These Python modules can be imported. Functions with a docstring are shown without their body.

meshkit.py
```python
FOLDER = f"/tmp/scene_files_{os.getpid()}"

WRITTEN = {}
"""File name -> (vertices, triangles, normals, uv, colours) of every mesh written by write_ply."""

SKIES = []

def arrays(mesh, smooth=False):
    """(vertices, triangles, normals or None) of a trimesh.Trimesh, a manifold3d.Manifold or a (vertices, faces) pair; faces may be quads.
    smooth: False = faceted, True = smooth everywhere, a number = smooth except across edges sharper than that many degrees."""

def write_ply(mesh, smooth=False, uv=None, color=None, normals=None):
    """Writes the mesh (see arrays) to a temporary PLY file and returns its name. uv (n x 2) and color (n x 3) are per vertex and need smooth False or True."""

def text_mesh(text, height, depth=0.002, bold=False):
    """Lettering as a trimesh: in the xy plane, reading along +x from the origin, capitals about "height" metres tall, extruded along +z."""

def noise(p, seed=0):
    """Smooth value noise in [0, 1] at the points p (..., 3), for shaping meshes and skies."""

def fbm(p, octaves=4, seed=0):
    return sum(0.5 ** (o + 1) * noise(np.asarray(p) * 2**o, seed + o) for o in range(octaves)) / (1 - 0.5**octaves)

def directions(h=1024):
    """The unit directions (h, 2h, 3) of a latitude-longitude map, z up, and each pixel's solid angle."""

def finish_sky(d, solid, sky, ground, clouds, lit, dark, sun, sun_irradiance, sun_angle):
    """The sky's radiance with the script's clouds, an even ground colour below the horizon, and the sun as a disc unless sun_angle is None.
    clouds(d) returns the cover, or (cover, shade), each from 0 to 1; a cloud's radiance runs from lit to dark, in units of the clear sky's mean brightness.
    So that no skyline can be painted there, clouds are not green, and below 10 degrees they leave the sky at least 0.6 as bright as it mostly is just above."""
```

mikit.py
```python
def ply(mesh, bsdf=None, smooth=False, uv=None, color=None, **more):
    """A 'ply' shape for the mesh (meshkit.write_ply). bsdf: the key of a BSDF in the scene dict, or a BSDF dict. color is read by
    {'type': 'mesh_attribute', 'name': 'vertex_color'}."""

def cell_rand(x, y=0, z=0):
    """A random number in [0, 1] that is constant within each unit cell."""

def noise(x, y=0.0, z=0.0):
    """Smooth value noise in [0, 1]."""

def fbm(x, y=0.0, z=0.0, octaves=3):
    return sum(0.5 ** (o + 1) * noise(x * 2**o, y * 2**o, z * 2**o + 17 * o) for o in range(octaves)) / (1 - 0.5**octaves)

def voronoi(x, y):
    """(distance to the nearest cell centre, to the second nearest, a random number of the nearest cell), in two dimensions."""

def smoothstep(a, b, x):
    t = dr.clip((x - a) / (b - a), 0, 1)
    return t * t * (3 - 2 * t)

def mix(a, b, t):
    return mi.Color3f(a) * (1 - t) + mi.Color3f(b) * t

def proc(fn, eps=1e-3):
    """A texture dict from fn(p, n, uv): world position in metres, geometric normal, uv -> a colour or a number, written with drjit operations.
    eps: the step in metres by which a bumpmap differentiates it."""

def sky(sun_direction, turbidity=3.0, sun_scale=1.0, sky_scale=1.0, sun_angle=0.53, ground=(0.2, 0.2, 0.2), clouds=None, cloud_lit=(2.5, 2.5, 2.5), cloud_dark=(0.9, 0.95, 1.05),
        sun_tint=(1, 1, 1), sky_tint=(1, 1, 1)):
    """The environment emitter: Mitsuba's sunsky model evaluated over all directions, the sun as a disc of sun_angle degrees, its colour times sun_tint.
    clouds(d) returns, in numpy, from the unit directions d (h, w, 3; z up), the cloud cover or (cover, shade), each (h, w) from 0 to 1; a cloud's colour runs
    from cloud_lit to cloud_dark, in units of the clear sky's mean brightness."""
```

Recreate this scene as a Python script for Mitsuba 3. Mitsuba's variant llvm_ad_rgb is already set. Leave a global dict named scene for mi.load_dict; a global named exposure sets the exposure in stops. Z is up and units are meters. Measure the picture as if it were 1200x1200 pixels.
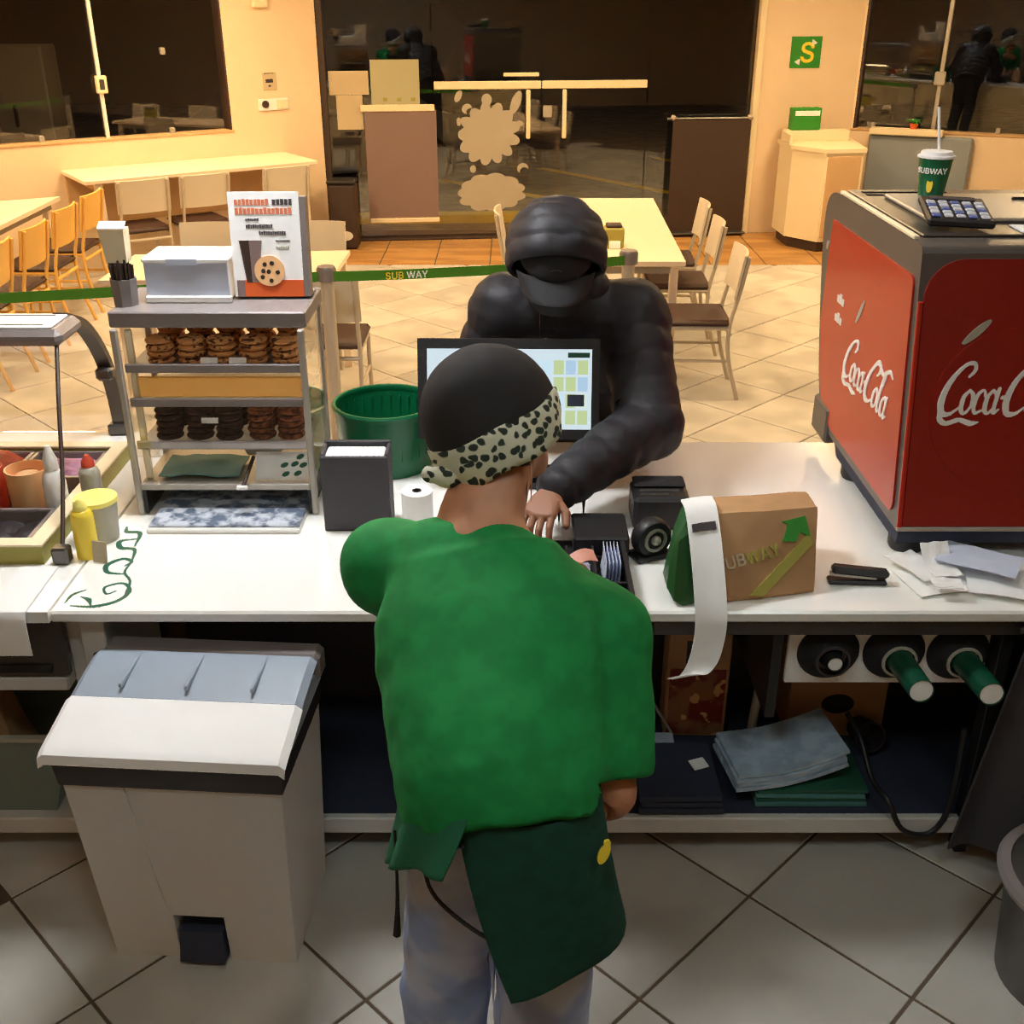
import math, random
import numpy as np, trimesh
import drjit as dr, mitsuba as mi, mikit, meshkit
from manifold3d import Manifold
from shapely.geometry import Polygon, LineString, Point, MultiPoint
from shapely.ops import unary_union
from shapely import affinity

T = mi.ScalarTransform4f
PI = math.pi
rng = np.random.default_rng(7)
scene, labels = {'type': 'scene'}, {}

# ------------------------------------------------------------------ camera, light, exposure
exposure = 3.0
GAIN = 2.0 ** -exposure      # lamp radiances below are given for exposure 0
PITCH = math.radians(25.6)
EYE = (0.0, 0.0, 2.25)
scene['camera'] = {'type': 'perspective', 'fov': math.degrees(2 * math.atan(600 / 1280)), 'fov_axis': 'x', 'near_clip': 0.05, 'far_clip': 100.0,
                   'to_world': T().look_at(origin=EYE, target=(0, math.cos(PITCH), EYE[2] - math.sin(PITCH)), up=(0, 0, 1))}
# the night sky outside the windows
scene['night_sky'] = {'type': 'constant', 'sampling_weight': 0.2, 'radiance': {'type': 'rgb', 'value': [0.006 * GAIN, 0.006 * GAIN, 0.008 * GAIN]}}
# ceiling lamps, two of them added fill: (x, y, half width x, half width y, colour, radiance)
NEUTRAL, COOL_FILL, WARM = (0.97, 0.99, 1.0), (0.86, 1.0, 0.98), (1.0, 0.70, 0.365)
LAMPS = [(-0.75, 2.95, 0.30, 0.15, NEUTRAL, 74.0), (0.85, 3.0, 0.30, 0.15, NEUTRAL, 8.0), (-0.3, 0.7, 0.30, 0.15, COOL_FILL, 19.0), (1.1, 1.1, 0.30, 0.15, COOL_FILL, 13.0),  # the two cool lamps are unseen fill, added to brighten floor and bin
         (-3.0, 6.4, 0.3, 0.3, WARM, 48.0), (0.2, 6.4, 0.3, 0.3, WARM, 48.0), (3.2, 6.4, 0.3, 0.3, WARM, 48.0),
         (-2.4, 8.9, 0.3, 0.3, WARM, 60.0), (0.4, 9.4, 0.3, 0.3, WARM, 48.0), (3.0, 9.3, 0.3, 0.3, WARM, 60.0), (-4.6, 8.0, 0.3, 0.3, WARM, 42.0)]
CEIL = 2.85


# ------------------------------------------------------------------ materials
def lin(c):
    return [((x / 255) / 12.92 if x / 255 <= 0.04045 else ((x / 255 + 0.055) / 1.055) ** 2.4) for x in c]


def rgb(*c):
    return {'type': 'rgb', 'value': lin(c)}


def mat(name, c, rough=0.5, metal=0.0, **kw):
    base = c if isinstance(c, dict) else rgb(*c)
    scene[name] = {'type': 'twosided', 'bsdf': {'type': 'principled', 'base_color': base, 'roughness': rough, 'metallic': metal, **kw}}


def tone(c1, c2, scale, octaves=3, lo=0.3, hi=0.7, stretch=(1, 1, 1)):
    a, b = lin(c1), lin(c2)
    return mikit.proc(lambda p, n, uv: mikit.mix(a, b, mikit.smoothstep(lo, hi, mikit.fbm(p.x * scale * stretch[0], p.y * scale * stretch[1], p.z * scale * stretch[2], octaves))))


mat('m_tile_a', tone((176, 172, 163), (196, 191, 181), 3.0), 0.32)
mat('m_tile_b', tone((182, 178, 168), (202, 197, 187), 3.4), 0.32)
mat('m_strip', tone((158, 116, 66), (180, 136, 80), 5.0, stretch=(0.5, 2, 1)), 0.4)
mat('m_grout', (92, 78, 62), 0.9)
mat('m_wall', (226, 203, 172), 0.75)
mat('m_wall_low', (214, 184, 152), 0.75)
mat('m_ceiling', (228, 224, 216), 0.9)
mat('m_white', (232, 231, 227), 0.35)
mat('m_worktop', (236, 235, 230), 0.22)
mat('m_cream', (228, 214, 180), 0.45)
mat('m_frame_dark', (58, 42, 34), 0.5)
mat('m_black', (32, 31, 33), 0.45)
mat('m_black_soft', (26, 25, 27), 0.8)
mat('m_navy', (46, 52, 70), 0.75)
mat('m_under', (60, 58, 64), 0.6)
mat('m_steel', (178, 172, 162), 0.42, 0.45)
mat('m_steel_dark', (98, 95, 92), 0.38, 0.8)
mat('m_greymetal', (138, 130, 128), 0.4, 0.3)
mat('m_binwhite', (205, 204, 200), 0.42)
mat('m_binlid', (148, 160, 174), 0.35)
mat('m_binliner', (50, 47, 48), 0.35)
mat('m_chair_plate', (205, 194, 176), 0.4)
mat('m_chair_tube', (190, 178, 160), 0.4, 0.2)
mat('m_chair_seat', (62, 42, 36), 0.6)
mat('m_chair_yellow', (226, 178, 92), 0.45)
mat('m_table', (230, 210, 186), 0.35)
mat('m_table_edge', (150, 138, 124), 0.5)
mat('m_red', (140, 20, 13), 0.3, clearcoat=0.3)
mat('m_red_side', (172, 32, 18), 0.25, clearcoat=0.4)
mat('m_bezel', (96, 90, 86), 0.4, 0.3)
mat('m_greenplastic', (8, 96, 58), 0.3)
mat('m_greentape', (66, 128, 24), 0.6)
mat('m_signgreen', (44, 134, 40), 0.5)
mat('m_baggreen', (34, 82, 38), 0.4)
mat('m_cupgreen', (8, 66, 46), 0.35)
mat('m_yellow', (236, 208, 62), 0.45)
mat('m_paper', (238, 238, 236), 0.7)
mat('m_paper_blue', (196, 204, 222), 0.6)
mat('m_paper_beige', (186, 170, 140), 0.8)
mat('m_kraft', tone((168, 128, 88), (182, 142, 100), 9), 0.75)
mat('m_orange', (214, 92, 36), 0.6)
mat('m_ink', (60, 52, 54), 0.7)
mat('m_ink_orange', (206, 118, 84), 0.7)
mat('m_poster', (168, 164, 132), 0.7)
mat('m_banner', (126, 104, 100), 0.75)
mat('m_skin', tone((178, 122, 92), (190, 134, 102), 18), 0.5)
mat('m_skin_dark', (150, 104, 78), 0.5)
mat('m_skin_pale', (214, 150, 130), 0.5)
mat('m_tshirt', tone((4, 116, 52), (8, 128, 60), 30), 0.85, sheen=0.3)
mat('m_apron', tone((6, 58, 46), (9, 66, 52), 40), 0.85)
mat('m_apron_lit', (22, 92, 62), 0.85)  # apron green made lighter to paint in the light on its flap
mat('m_jeans', tone((146, 170, 216), (186, 202, 232), 11, lo=0.35, hi=0.65), 0.85)
mat('m_cap', (30, 26, 27), 0.85)
mat('m_hair', (28, 22, 20), 0.7)
mat('m_jacket', tone((22, 20, 26), (31, 28, 35), 22), 0.6)
mat('m_trousers', (28, 28, 34), 0.85)
mat('m_cookie', tone((214, 152, 92), (96, 54, 30), 90, 2, 0.54, 0.7), 0.8)
mat('m_cookie_dark', tone((66, 38, 28), (40, 24, 18), 80, 2), 0.8)
mat('m_cookie_brown', tone((150, 86, 48), (88, 46, 26), 80, 2), 0.8)
mat('m_lit_strip', (244, 180, 92), 0.7)  # orange of the painted glow in the cookie case
mat('m_stone', tone((96, 108, 128), (196, 202, 212), 34, 3, 0.35, 0.65), 0.3)
mat('m_teal', (76, 128, 128), 0.6)
mat('m_cloth', tone((150, 172, 192), (176, 196, 212), 30), 0.9)
mat('m_cloth_teal', (78, 132, 128), 0.9)
mat('m_scroll', (38, 92, 72), 0.5)
mat('m_olive', (150, 142, 62), 0.5)
mat('m_lidyellow', (238, 226, 120), 0.4)
mat('m_tubgrey', (170, 166, 150), 0.4)
mat('m_tomato', (196, 72, 48), 0.5)
mat('m_orangefood', (236, 186, 134), 0.6)
mat('m_lettuce', (92, 146, 62), 0.7)
mat('m_onion', (176, 126, 150), 0.6)
mat('m_darkfood', (44, 36, 38), 0.6)
mat('m_cucumber', (170, 190, 120), 0.6)
mat('m_asphalt', tone((112, 108, 92), (132, 126, 108), 6), 0.9)
mat('m_kerb_yellow', (224, 196, 60), 0.8)
mat('m_outwall', (70, 66, 62), 0.9)
mat('m_outcab', (112, 106, 92), 0.6)
mat('m_carbody', (96, 98, 100), 0.3, 0.5)
mat('m_blue_panel', (132, 140, 148), 0.6)
mat('m_frost', (166, 158, 142), 0.8)
mat('m_wood_ledge', (196, 160, 116), 0.5)
mat('m_keys', (180, 186, 196), 0.5)
mat('m_key_blue', (70, 88, 150), 0.5)
mat('m_note', tone((196, 190, 206), (120, 116, 140), 60, 2), 0.7)
mat('m_screen_green', (150, 190, 120), 0.5)


def spots(p, n, uv):
    d, e, w = mikit.voronoi(p.x * 52 + p.y * 16 + 0.5 * mikit.noise(p.x * 90, p.z * 90), p.z * 48 + p.y * 22)
    return mikit.mix(lin((206, 204, 182)), lin((44, 54, 46)), 1 - mikit.smoothstep(0.28, 0.42, d))


mat('m_headband', mikit.proc(spots), 0.85)


def foodprint(p, n, uv):
    a = mikit.mix(lin((150, 104, 66)), lin((120, 34, 20)), mikit.smoothstep(0.45, 0.6, mikit.fbm(p.x * 14, p.z * 14, 3.0)))
    return mikit.mix(a, lin((210, 170, 110)), mikit.smoothstep(0.6, 0.68, mikit.fbm(p.x * 30, p.z * 30, 9.0)))


mat('m_foodprint', mikit.proc(foodprint), 0.6)
scene['m_pane'] = {'type': 'thindielectric', 'int_ior': 1.5}
scene['m_acrylic'] = {'type': 'blendbsdf', 'weight': 0.35, 'a': {'type': 'thindielectric', 'int_ior': 1.49}, 'b': {'type': 'twosided', 'bsdf': {'type': 'diffuse', 'reflectance': rgb(214, 220, 216)}}}
scene['m_greyclear'] = {'type': 'blendbsdf', 'weight': 0.55, 'a': {'type': 'thindielectric', 'int_ior': 1.49}, 'b': {'type': 'twosided', 'bsdf': {'type': 'diffuse', 'reflectance': rgb(150, 166, 156)}}}


# ------------------------------------------------------------------ entries of the scene
def numbered(k):
    if k not in scene and k not in labels:
        return k
    n = 1
    while f'{k}_{n:03d}' in scene or f'{k}_{n:03d}' in labels:
        n += 1
    return f'{k}_{n:03d}'


def thing(name, label, cat, group=None):
    k = numbered(name)
    labels[k] = {'label': label, 'category': cat}
    if group:
        labels[k]['group'] = group
    return k


def put(key, mesh, m, smooth=False, xf=None, **kw):
    d = mikit.ply(mesh, m, smooth, **kw)
    if xf is not None:
        d['to_world'] = xf
    scene[key] = d
    return key


def part(parent, name, mesh, m, smooth=False, label=None, kind=None, xf=None, **kw):
    k = numbered(f'{parent}__{name}')
    put(k, mesh, m, smooth, xf, **kw)
    if label or kind:
        labels[k] = {}
        if label:
            labels[k]['label'] = label
        if kind:
            labels[k]['kind'] = kind
    return k


def solo(name, mesh, m, label, cat, group=None, smooth=False, **kw):
    k = thing(name, label, cat, group)
    return put(k, mesh, m, smooth, **kw)


def struct(name, mesh, m, smooth=False, label=None):
    put(name, mesh, m, smooth)
    labels[name] = {'kind': 'structure', 'label': label or name.replace('_', ' '), 'category': name.split('_')[0]}
    return name


# ------------------------------------------------------------------ mesh helpers
def cat(*ms):
    return trimesh.util.concatenate([m for g in ms for m in (g if isinstance(g, (list, tuple)) else [g])])


def mv(m, x=0, y=0, z=0):
    m = m.copy()
    m.apply_translation((x, y, z))
    return m


def rot(m, axis, deg, about=(0, 0, 0)):
    m = m.copy()
    m.apply_transform(trimesh.transformations.rotation_matrix(math.radians(deg), axis, about))
    return m


def rz(m, deg, about=(0, 0, 0)):
    return rot(m, (0, 0, 1), deg, about)


def box(x0, x1, y0, y1, z0, z1, c=0.0):
    s = np.array([x1 - x0, y1 - y0, z1 - z0])
    o = np.array([x0 + x1, y0 + y1, z0 + z1]) / 2
    if c <= 0:
        m = trimesh.creation.box(s)
    else:
        h, c = s / 2, min(c, 0.49 * s.min())
        pts = []
        for sx in (-1, 1):
            for sy in (-1, 1):
                for sz in (-1, 1):
                    for k in range(3):
                        q = h - c
                        q[k] = h[k]
                        pts.append(q * (sx, sy, sz))
        m = trimesh.convex.convex_hull(np.array(pts))
    m.apply_translation(o)
    return m


def frame_of(right, up, origin):
    """Matrix that sets a flat mesh (x right, y up, z out) onto a face."""
    r, u = np.array(right, float), np.array(up, float)
    r /= np.linalg.norm(r)
    u -= r * (u @ r)
    u /= np.linalg.norm(u)
    M = np.eye(4)
    M[:3, 0], M[:3, 1], M[:3, 2], M[:3, 3] = r, u, np.cross(r, u), origin
    return M


def on(m, right, up, origin):
    m = m.copy()
    m.apply_transform(frame_of(right, up, origin))
    return m


def spline(pts, n=8):
    """Catmull-Rom through the points."""
    p = np.array(pts, float)
    q = np.vstack([2 * p[0] - p[1], p, 2 * p[-1] - p[-2]])
    out = []
    for i in range(1, len(q) - 2):
        for t in np.linspace(0, 1, n, endpoint=False):
            a, b, c, d = q[i - 1:i + 3]
            out.append(0.5 * (2 * b + (c - a) * t + (2 * a - 5 * b + 4 * c - d) * t * t + (3 * b - a - 3 * c + d) * t ** 3))
    out.append(p[-1])
    return np.array(out)


def tube(pts, r, n=8, smooth=0):
    p = spline(pts, smooth) if smooth else np.array(pts, float)
    r = np.broadcast_to(r, (len(p),)) if np.ndim(r) == 0 or len(np.atleast_1d(r)) == len(p) else np.interp(np.linspace(0, 1, len(p)), np.linspace(0, 1, len(r)), r)
    t = np.gradient(p, axis=0)
    t /= np.linalg.norm(t, axis=1, keepdims=True) + 1e-12
    a = np.cross(t[0], (0, 0, 1.0) if abs(t[0][2]) < 0.9 else (1.0, 0, 0))
    vs = []
    for i in range(len(p)):
        a = a - t[i] * (a @ t[i])
        a /= np.linalg.norm(a)
        b = np.cross(t[i], a)
        for k in range(n):
            th = 2 * PI * k / n
            vs.append(p[i] + r[i] * (math.cos(th) * a + math.sin(th) * b))
    f = []
    for i in range(len(p) - 1):
        for k in range(n):
            q = [i * n + k, i * n + (k + 1) % n, (i + 1) * n + (k + 1) % n, (i + 1) * n + k]
            f += [[q[0], q[1], q[2]], [q[0], q[2], q[3]]]
    vs += [p[0], p[-1]]
    c0, c1, L = len(vs) - 2, len(vs) - 1, (len(p) - 1) * n
    for k in range(n):
        f += [[c0, (k + 1) % n, k], [c1, L + k, L + (k + 1) % n]]
    return trimesh.Trimesh(np.array(vs), np.array(f), process=False)


def lathe(prof, n=32, at=(0, 0, 0)):
    m = trimesh.creation.revolve(np.array(prof, float), sections=n)
    m.apply_translation(at)
    return m


def prism(poly, h):
    if not hasattr(poly, 'geoms') and not isinstance(poly, Polygon):
        poly = Polygon(poly)
    gs = [g for g in getattr(poly, 'geoms', [poly]) if isinstance(g, Polygon) and g.area > 1e-9]
    return cat([trimesh.creation.extrude_polygon(g, h, engine='earcut') for g in gs])


def sheet(P, th, closed=False):
    """A surface given as a grid of points (m, n, 3), made th thick; closed: the last column is the first again."""
    P = np.asarray(P, float)
    Q = np.concatenate([P[:, -2:-1], P, P[:, 1:2]], 1) if closed else P
    N = np.cross(np.gradient(Q, axis=0), np.gradient(Q, axis=1))
    N /= np.linalg.norm(N, axis=2, keepdims=True) + 1e-12
    if closed:
        N, P = N[:, 1:-2], P[:, :-1]
    m, n = P.shape[:2]
    v = np.vstack([(P + N * th / 2).reshape(-1, 3), (P - N * th / 2).reshape(-1, 3)])
    idx, o, f = np.arange(m * n).reshape(m, n), m * n, []
    if closed:
        idx = np.concatenate([idx, idx[:, :1]], 1)
    a, b, c, d = idx[:-1, :-1].ravel(), idx[1:, :-1].ravel(), idx[1:, 1:].ravel(), idx[:-1, 1:].ravel()
    f += [np.stack([a, b, c], 1), np.stack([a, c, d], 1), np.stack([a, c, b], 1) + o, np.stack([a, d, c], 1) + o]
    for ring in ([idx[0], idx[-1, ::-1]] if closed else [np.concatenate([idx[0, :-1], idx[:-1, -1], idx[-1, :0:-1], idx[:0:-1, 0], idx[0, :1]])]):
        p, q = ring[:-1], ring[1:]
        f += [np.stack([p, q, q + o], 1), np.stack([p, q + o, p + o], 1)]
    return trimesh.Trimesh(v, np.vstack(f), process=False)


def weld(m):
    m.merge_vertices(digits_vertex=5)
    return m


def tri(M):
    m = M.to_mesh()
    return trimesh.Trimesh(np.array(m.vert_properties[:, :3]), np.array(m.tri_verts), process=False)


def ball(p, r, n=18):
    return Manifold.sphere(1.0, n).scale(list(np.broadcast_to(r, 3))).translate([float(x) for x in p])


def mi_mesh(m):
    """A trimesh as a mesh for Manifold()."""
    from manifold3d import Mesh
    m = m.copy()
    m.merge_vertices()
    return Mesh(vert_properties=np.asarray(m.vertices, np.float32), tri_verts=np.asarray(m.faces, np.uint32))


def bone(p0, r0, p1, r1, n=18):
    return Manifold.batch_hull([ball(p0, r0, n), ball(p1, r1, n)])


def chain(pts, rs, n=18):
    return [bone(pts[i], rs[i], pts[i + 1], rs[i + 1], n) for i in range(len(pts) - 1)]


def loft(secs, n=28):
    """secs: (centre, right vector * half width, forward vector * half depth); hulls of neighbouring rings."""
    out, th = [], np.linspace(0, 2 * PI, n, endpoint=False)
    rings = [np.array(c) + np.outer(np.cos(th), a) + np.outer(np.sin(th), b) for c, a, b in secs]
    for r0, r1 in zip(rings, rings[1:]):
        out.append(Manifold.hull_points(np.vstack([r0, r1]).astype(np.float64)))
    return out


def skin_over(parts, edge=0.018, iters=14):
    M = parts[0]
    for q in parts[1:]:
        M = M + q
    m = tri(M.refine_to_length(edge))
    m.merge_vertices()
    if iters:
        trimesh.smoothing.filter_taubin(m, lamb=0.5, nu=0.52, iterations=iters)
    return m


def stroke(pts, ws, n=10):
    """A pen stroke of varying width as a polygon."""
    p = spline(pts, n)
    w = np.interp(np.linspace(0, 1, len(p)), np.linspace(0, 1, len(ws)), ws)
    return unary_union([MultiPoint([*Point(p[i]).buffer(w[i] / 2, 6).exterior.coords, *Point(p[i + 1]).buffer(w[i + 1] / 2, 6).exterior.coords]).convex_hull for i in range(len(p) - 1)])


def script_logo():
    """The flowing script wordmark, about 3.3 wide and 1 tall."""
    def C(x, tail):
        s = [stroke([(x + .62, .78), (x + .74, .92), (x + .66, 1.06), (x + .42, 1.0), (x + .14, .66), (x + .04, .28), (x + .14, .02), (x + .36, 0), (x + .58, .14)], [.05, .09, .08, .07, .13, .17, .13, .07, .03])]
        if tail:
            s.append(stroke([(x + .06, .22), (x + .12, -.1), (x + .34, -.2), (x + .66, -.12), (x + .98, -.2), (x + 1.2, -.17)], [.1, .12, .09, .08, .11, .02]))
        return s

    def o(x):
        return [stroke([(x + .14, .5), (x + .02, .34), (x + .03, .1), (x + .14, .01), (x + .27, .14), (x + .27, .38), (x + .14, .5)], [.05, .1, .11, .05, .06, .1, .05])]

    def c(x):
        return [stroke([(x + .27, .38), (x + .2, .5), (x + .07, .42), (x + .02, .2), (x + .1, .02), (x + .28, .08)], [.07, .04, .08, .10, .07, .03])]

    def a(x):
        return o(x) + [stroke([(x + .29, .52), (x + .27, .2), (x + .3, .03), (x + .42, .1)], [.09, .09, .09, .03])]

    def l(x):
        return [stroke([(x + .0, .3), (x + .16, .7), (x + .22, 1.0), (x + .13, 1.02), (x + .07, .7), (x + .06, .2), (x + .13, .02), (x + .24, .1)], [.03, .05, .06, .06, .1, .12, .08, .03])]

    g = C(0, True) + o(.6) + c(.93) + a(1.24)
    g += [stroke([(1.66, .34), (1.79, .36)], [.075, .075])]
    g += C(1.76, False) + o(2.37) + l(2.7) + a(2.96)
    g += [stroke([(2.0, .86), (2.3, 1.1), (2.7, .92), (3.05, 1.12), (3.3, 1.02)], [.03, .09, .08, .09, .02])]
    return affinity.affine_transform(unary_union(g), [1, 0.22, 0, 1, 0, 0])


LOGO = script_logo().buffer(0.004).simplify(0.008)


# ------------------------------------------------------------------ the room
J1, D2, R0 = np.array([-1.785, 10.85]), np.array([2.37, 11.30]), np.array([3.36, 11.42])
dL = np.array([0.8218, 0.5697])            # along the left window wall, towards the door
dR = np.array([0.9068, -0.4216])           # along the right window wall, away from the door
dD = (D2 - J1) / np.linalg.norm(D2 - J1)
LD = float(np.linalg.norm(D2 - J1))


def at_wall(P, d, s, z, off=0.0):
    """Point s along a wall from P, z up, off metres in front of it."""
    n = np.array([d[1], -d[0]])
    q = np.array(P) + np.array(d) * s + n * off
    return np.array([q[0], q[1], z])


def on_wall(m, P, d, s=0.0, z=0.0, off=0.0):
    return on(m, (d[0], d[1], 0), (0, 0, 1), at_wall(P, d, s, z, off))


def wall(name, P, d, outer, holes=(), th=0.16, m='m_wall', label=None):
    poly = Polygon([(outer[0], outer[2]), (outer[1], outer[2]), (outer[1], outer[3]), (outer[0], outer[3])], [[(h[0], h[2]), (h[1], h[2]), (h[1], h[3]), (h[0], h[3])] for h in holes])
    struct(name, on_wall(mv(prism(poly, th), 0, 0, -th), P, d), m, label=label)


LW = (-2.90, -0.885, 1.10, 2.62)           # window opening in the left wall (s0, s1, z0, z1)
RW = (-0.01 + 0.03, 3.4, 1.0, 2.62)
wall('wall_left', J1, dL, (-5.6, 0.0, 0, CEIL), [LW], label='cream wall with the dark window above the wall bench')
wall('wall_right', R0, dR, (0.0, 4.4, 0, CEIL), [RW], label='cream wall below the dark window right of the entrance')
wall('wall_front', D2, (R0 - D2) / np.linalg.norm(R0 - D2), (0.0, float(np.linalg.norm(R0 - D2)), 0, CEIL), label='cream pillar right of the glass entrance')
wall('wall_lintel', J1, dD, (0.0, LD, 2.6, CEIL), label='cream lintel above the glass entrance')
eL, eR = J1 - dL * 5.6, R0 + dR * 4.4
struct('wall_side', box(eL[0] - 0.16, eL[0], -1.6, eL[1], 0, CEIL), 'm_wall', label='plain cream wall at the far left of the room')
struct('wall_service', box(eR[0], eR[0] + 0.16, -1.6, eR[1], 0, CEIL), 'm_wall', label='plain cream wall at the far right of the room')
struct('wall_back', box(eL[0], eR[0], -1.76, -1.6, 0, CEIL), 'm_wall', label='plain cream wall behind the service side')
struct('ceiling', box(eL[0] - 0.2, eR[0] + 0.2, -1.8, 11.9, CEIL, CEIL + 0.1), 'm_ceiling', label='plain white ceiling')

# floor: a base with the joints' colour, and every tile on it
struct('floor', box(eL[0], eR[0], -1.6, 11.45, -0.1, -0.004), 'm_grout', label='floor of large pale tiles laid diagonally')


def in_view(x, y, z, margin):
    d = EYE[2] - z
    zz = y * math.cos(PITCH) + d * math.sin(PITCH)
    if zz < 0.2:
        return False
    u, v = 600 + 1280 * x / zz, 600 + 1280 * (d * math.cos(PITCH) - y * math.sin(PITCH)) / zz
    return -margin < u < 1200 + margin and -margin < v < 1200 + margin


def tile_mesh(s, b=0.002):
    h = s / 2
    v = [(-h, -h, -0.02), (h, -h, -0.02), (h, h, -0.02), (-h, h, -0.02), (-h, -h, -b), (h, -h, -b), (h, h, -b), (-h, h, -b), (-h + b, -h + b, 0), (h - b, -h + b, 0), (h - b, h - b, 0), (-h + b, h - b, 0)]
    f = [(8, 9, 10), (8, 10, 11)]
    for k in range(4):
        j = (k + 1) % 4
        f += [(4 + k, 4 + j, 8 + j), (4 + k, 8 + j, 8 + k), (k, j, 4 + j), (k, 4 + j, 4 + k)]
    return trimesh.Trimesh(np.array(v, float), np.array(f), process=False)


def tiling(t, gap, yaw, anchor, area, visible_area):
    full = [mikit.ply(tile_mesh(t - gap), m) for m in ('m_tile_a', 'm_tile_b')]
    A, B = np.array([math.cos(yaw), -math.sin(yaw)]), np.array([math.sin(yaw), math.cos(yaw)])
    for i in range(-40, 41):
        for j in range(-40, 41):
            c = anchor + t * (A * (i + 0.5) + B * (j + 0.5))
            if not (visible_area.contains(Point(c)) or visible_area.distance(Point(c)) < t * 0.7) or not in_view(c[0], c[1], 0, 130):
                continue
            h = (t - gap) / 2
            poly = Polygon([c + A * a * h + B * b * h for a, b in ((-1, -1), (1, -1), (1, 1), (-1, 1))])
            cut = poly.intersection(area)
            if cut.is_empty or cut.area < 0.002:
                continue
            k = numbered('floor__tile')
            pick = int(rng.integers(2))
            if cut.area > 0.999 * poly.area:
                scene[k] = {**full[pick], 'to_world': T().translate([float(c[0]), float(c[1]), 0]).rotate([0, 0, 1], -math.degrees(yaw))}
            else:
                scene[k] = mikit.ply(mv(prism(cut, 0.02), 0, 0, -0.02), ('m_tile_a', 'm_tile_b')[pick])


def rect(x0, x1, y0, y1):
    return Polygon([(x0, y0), (x1, y0), (x1, y1), (x0, y1)])


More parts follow.
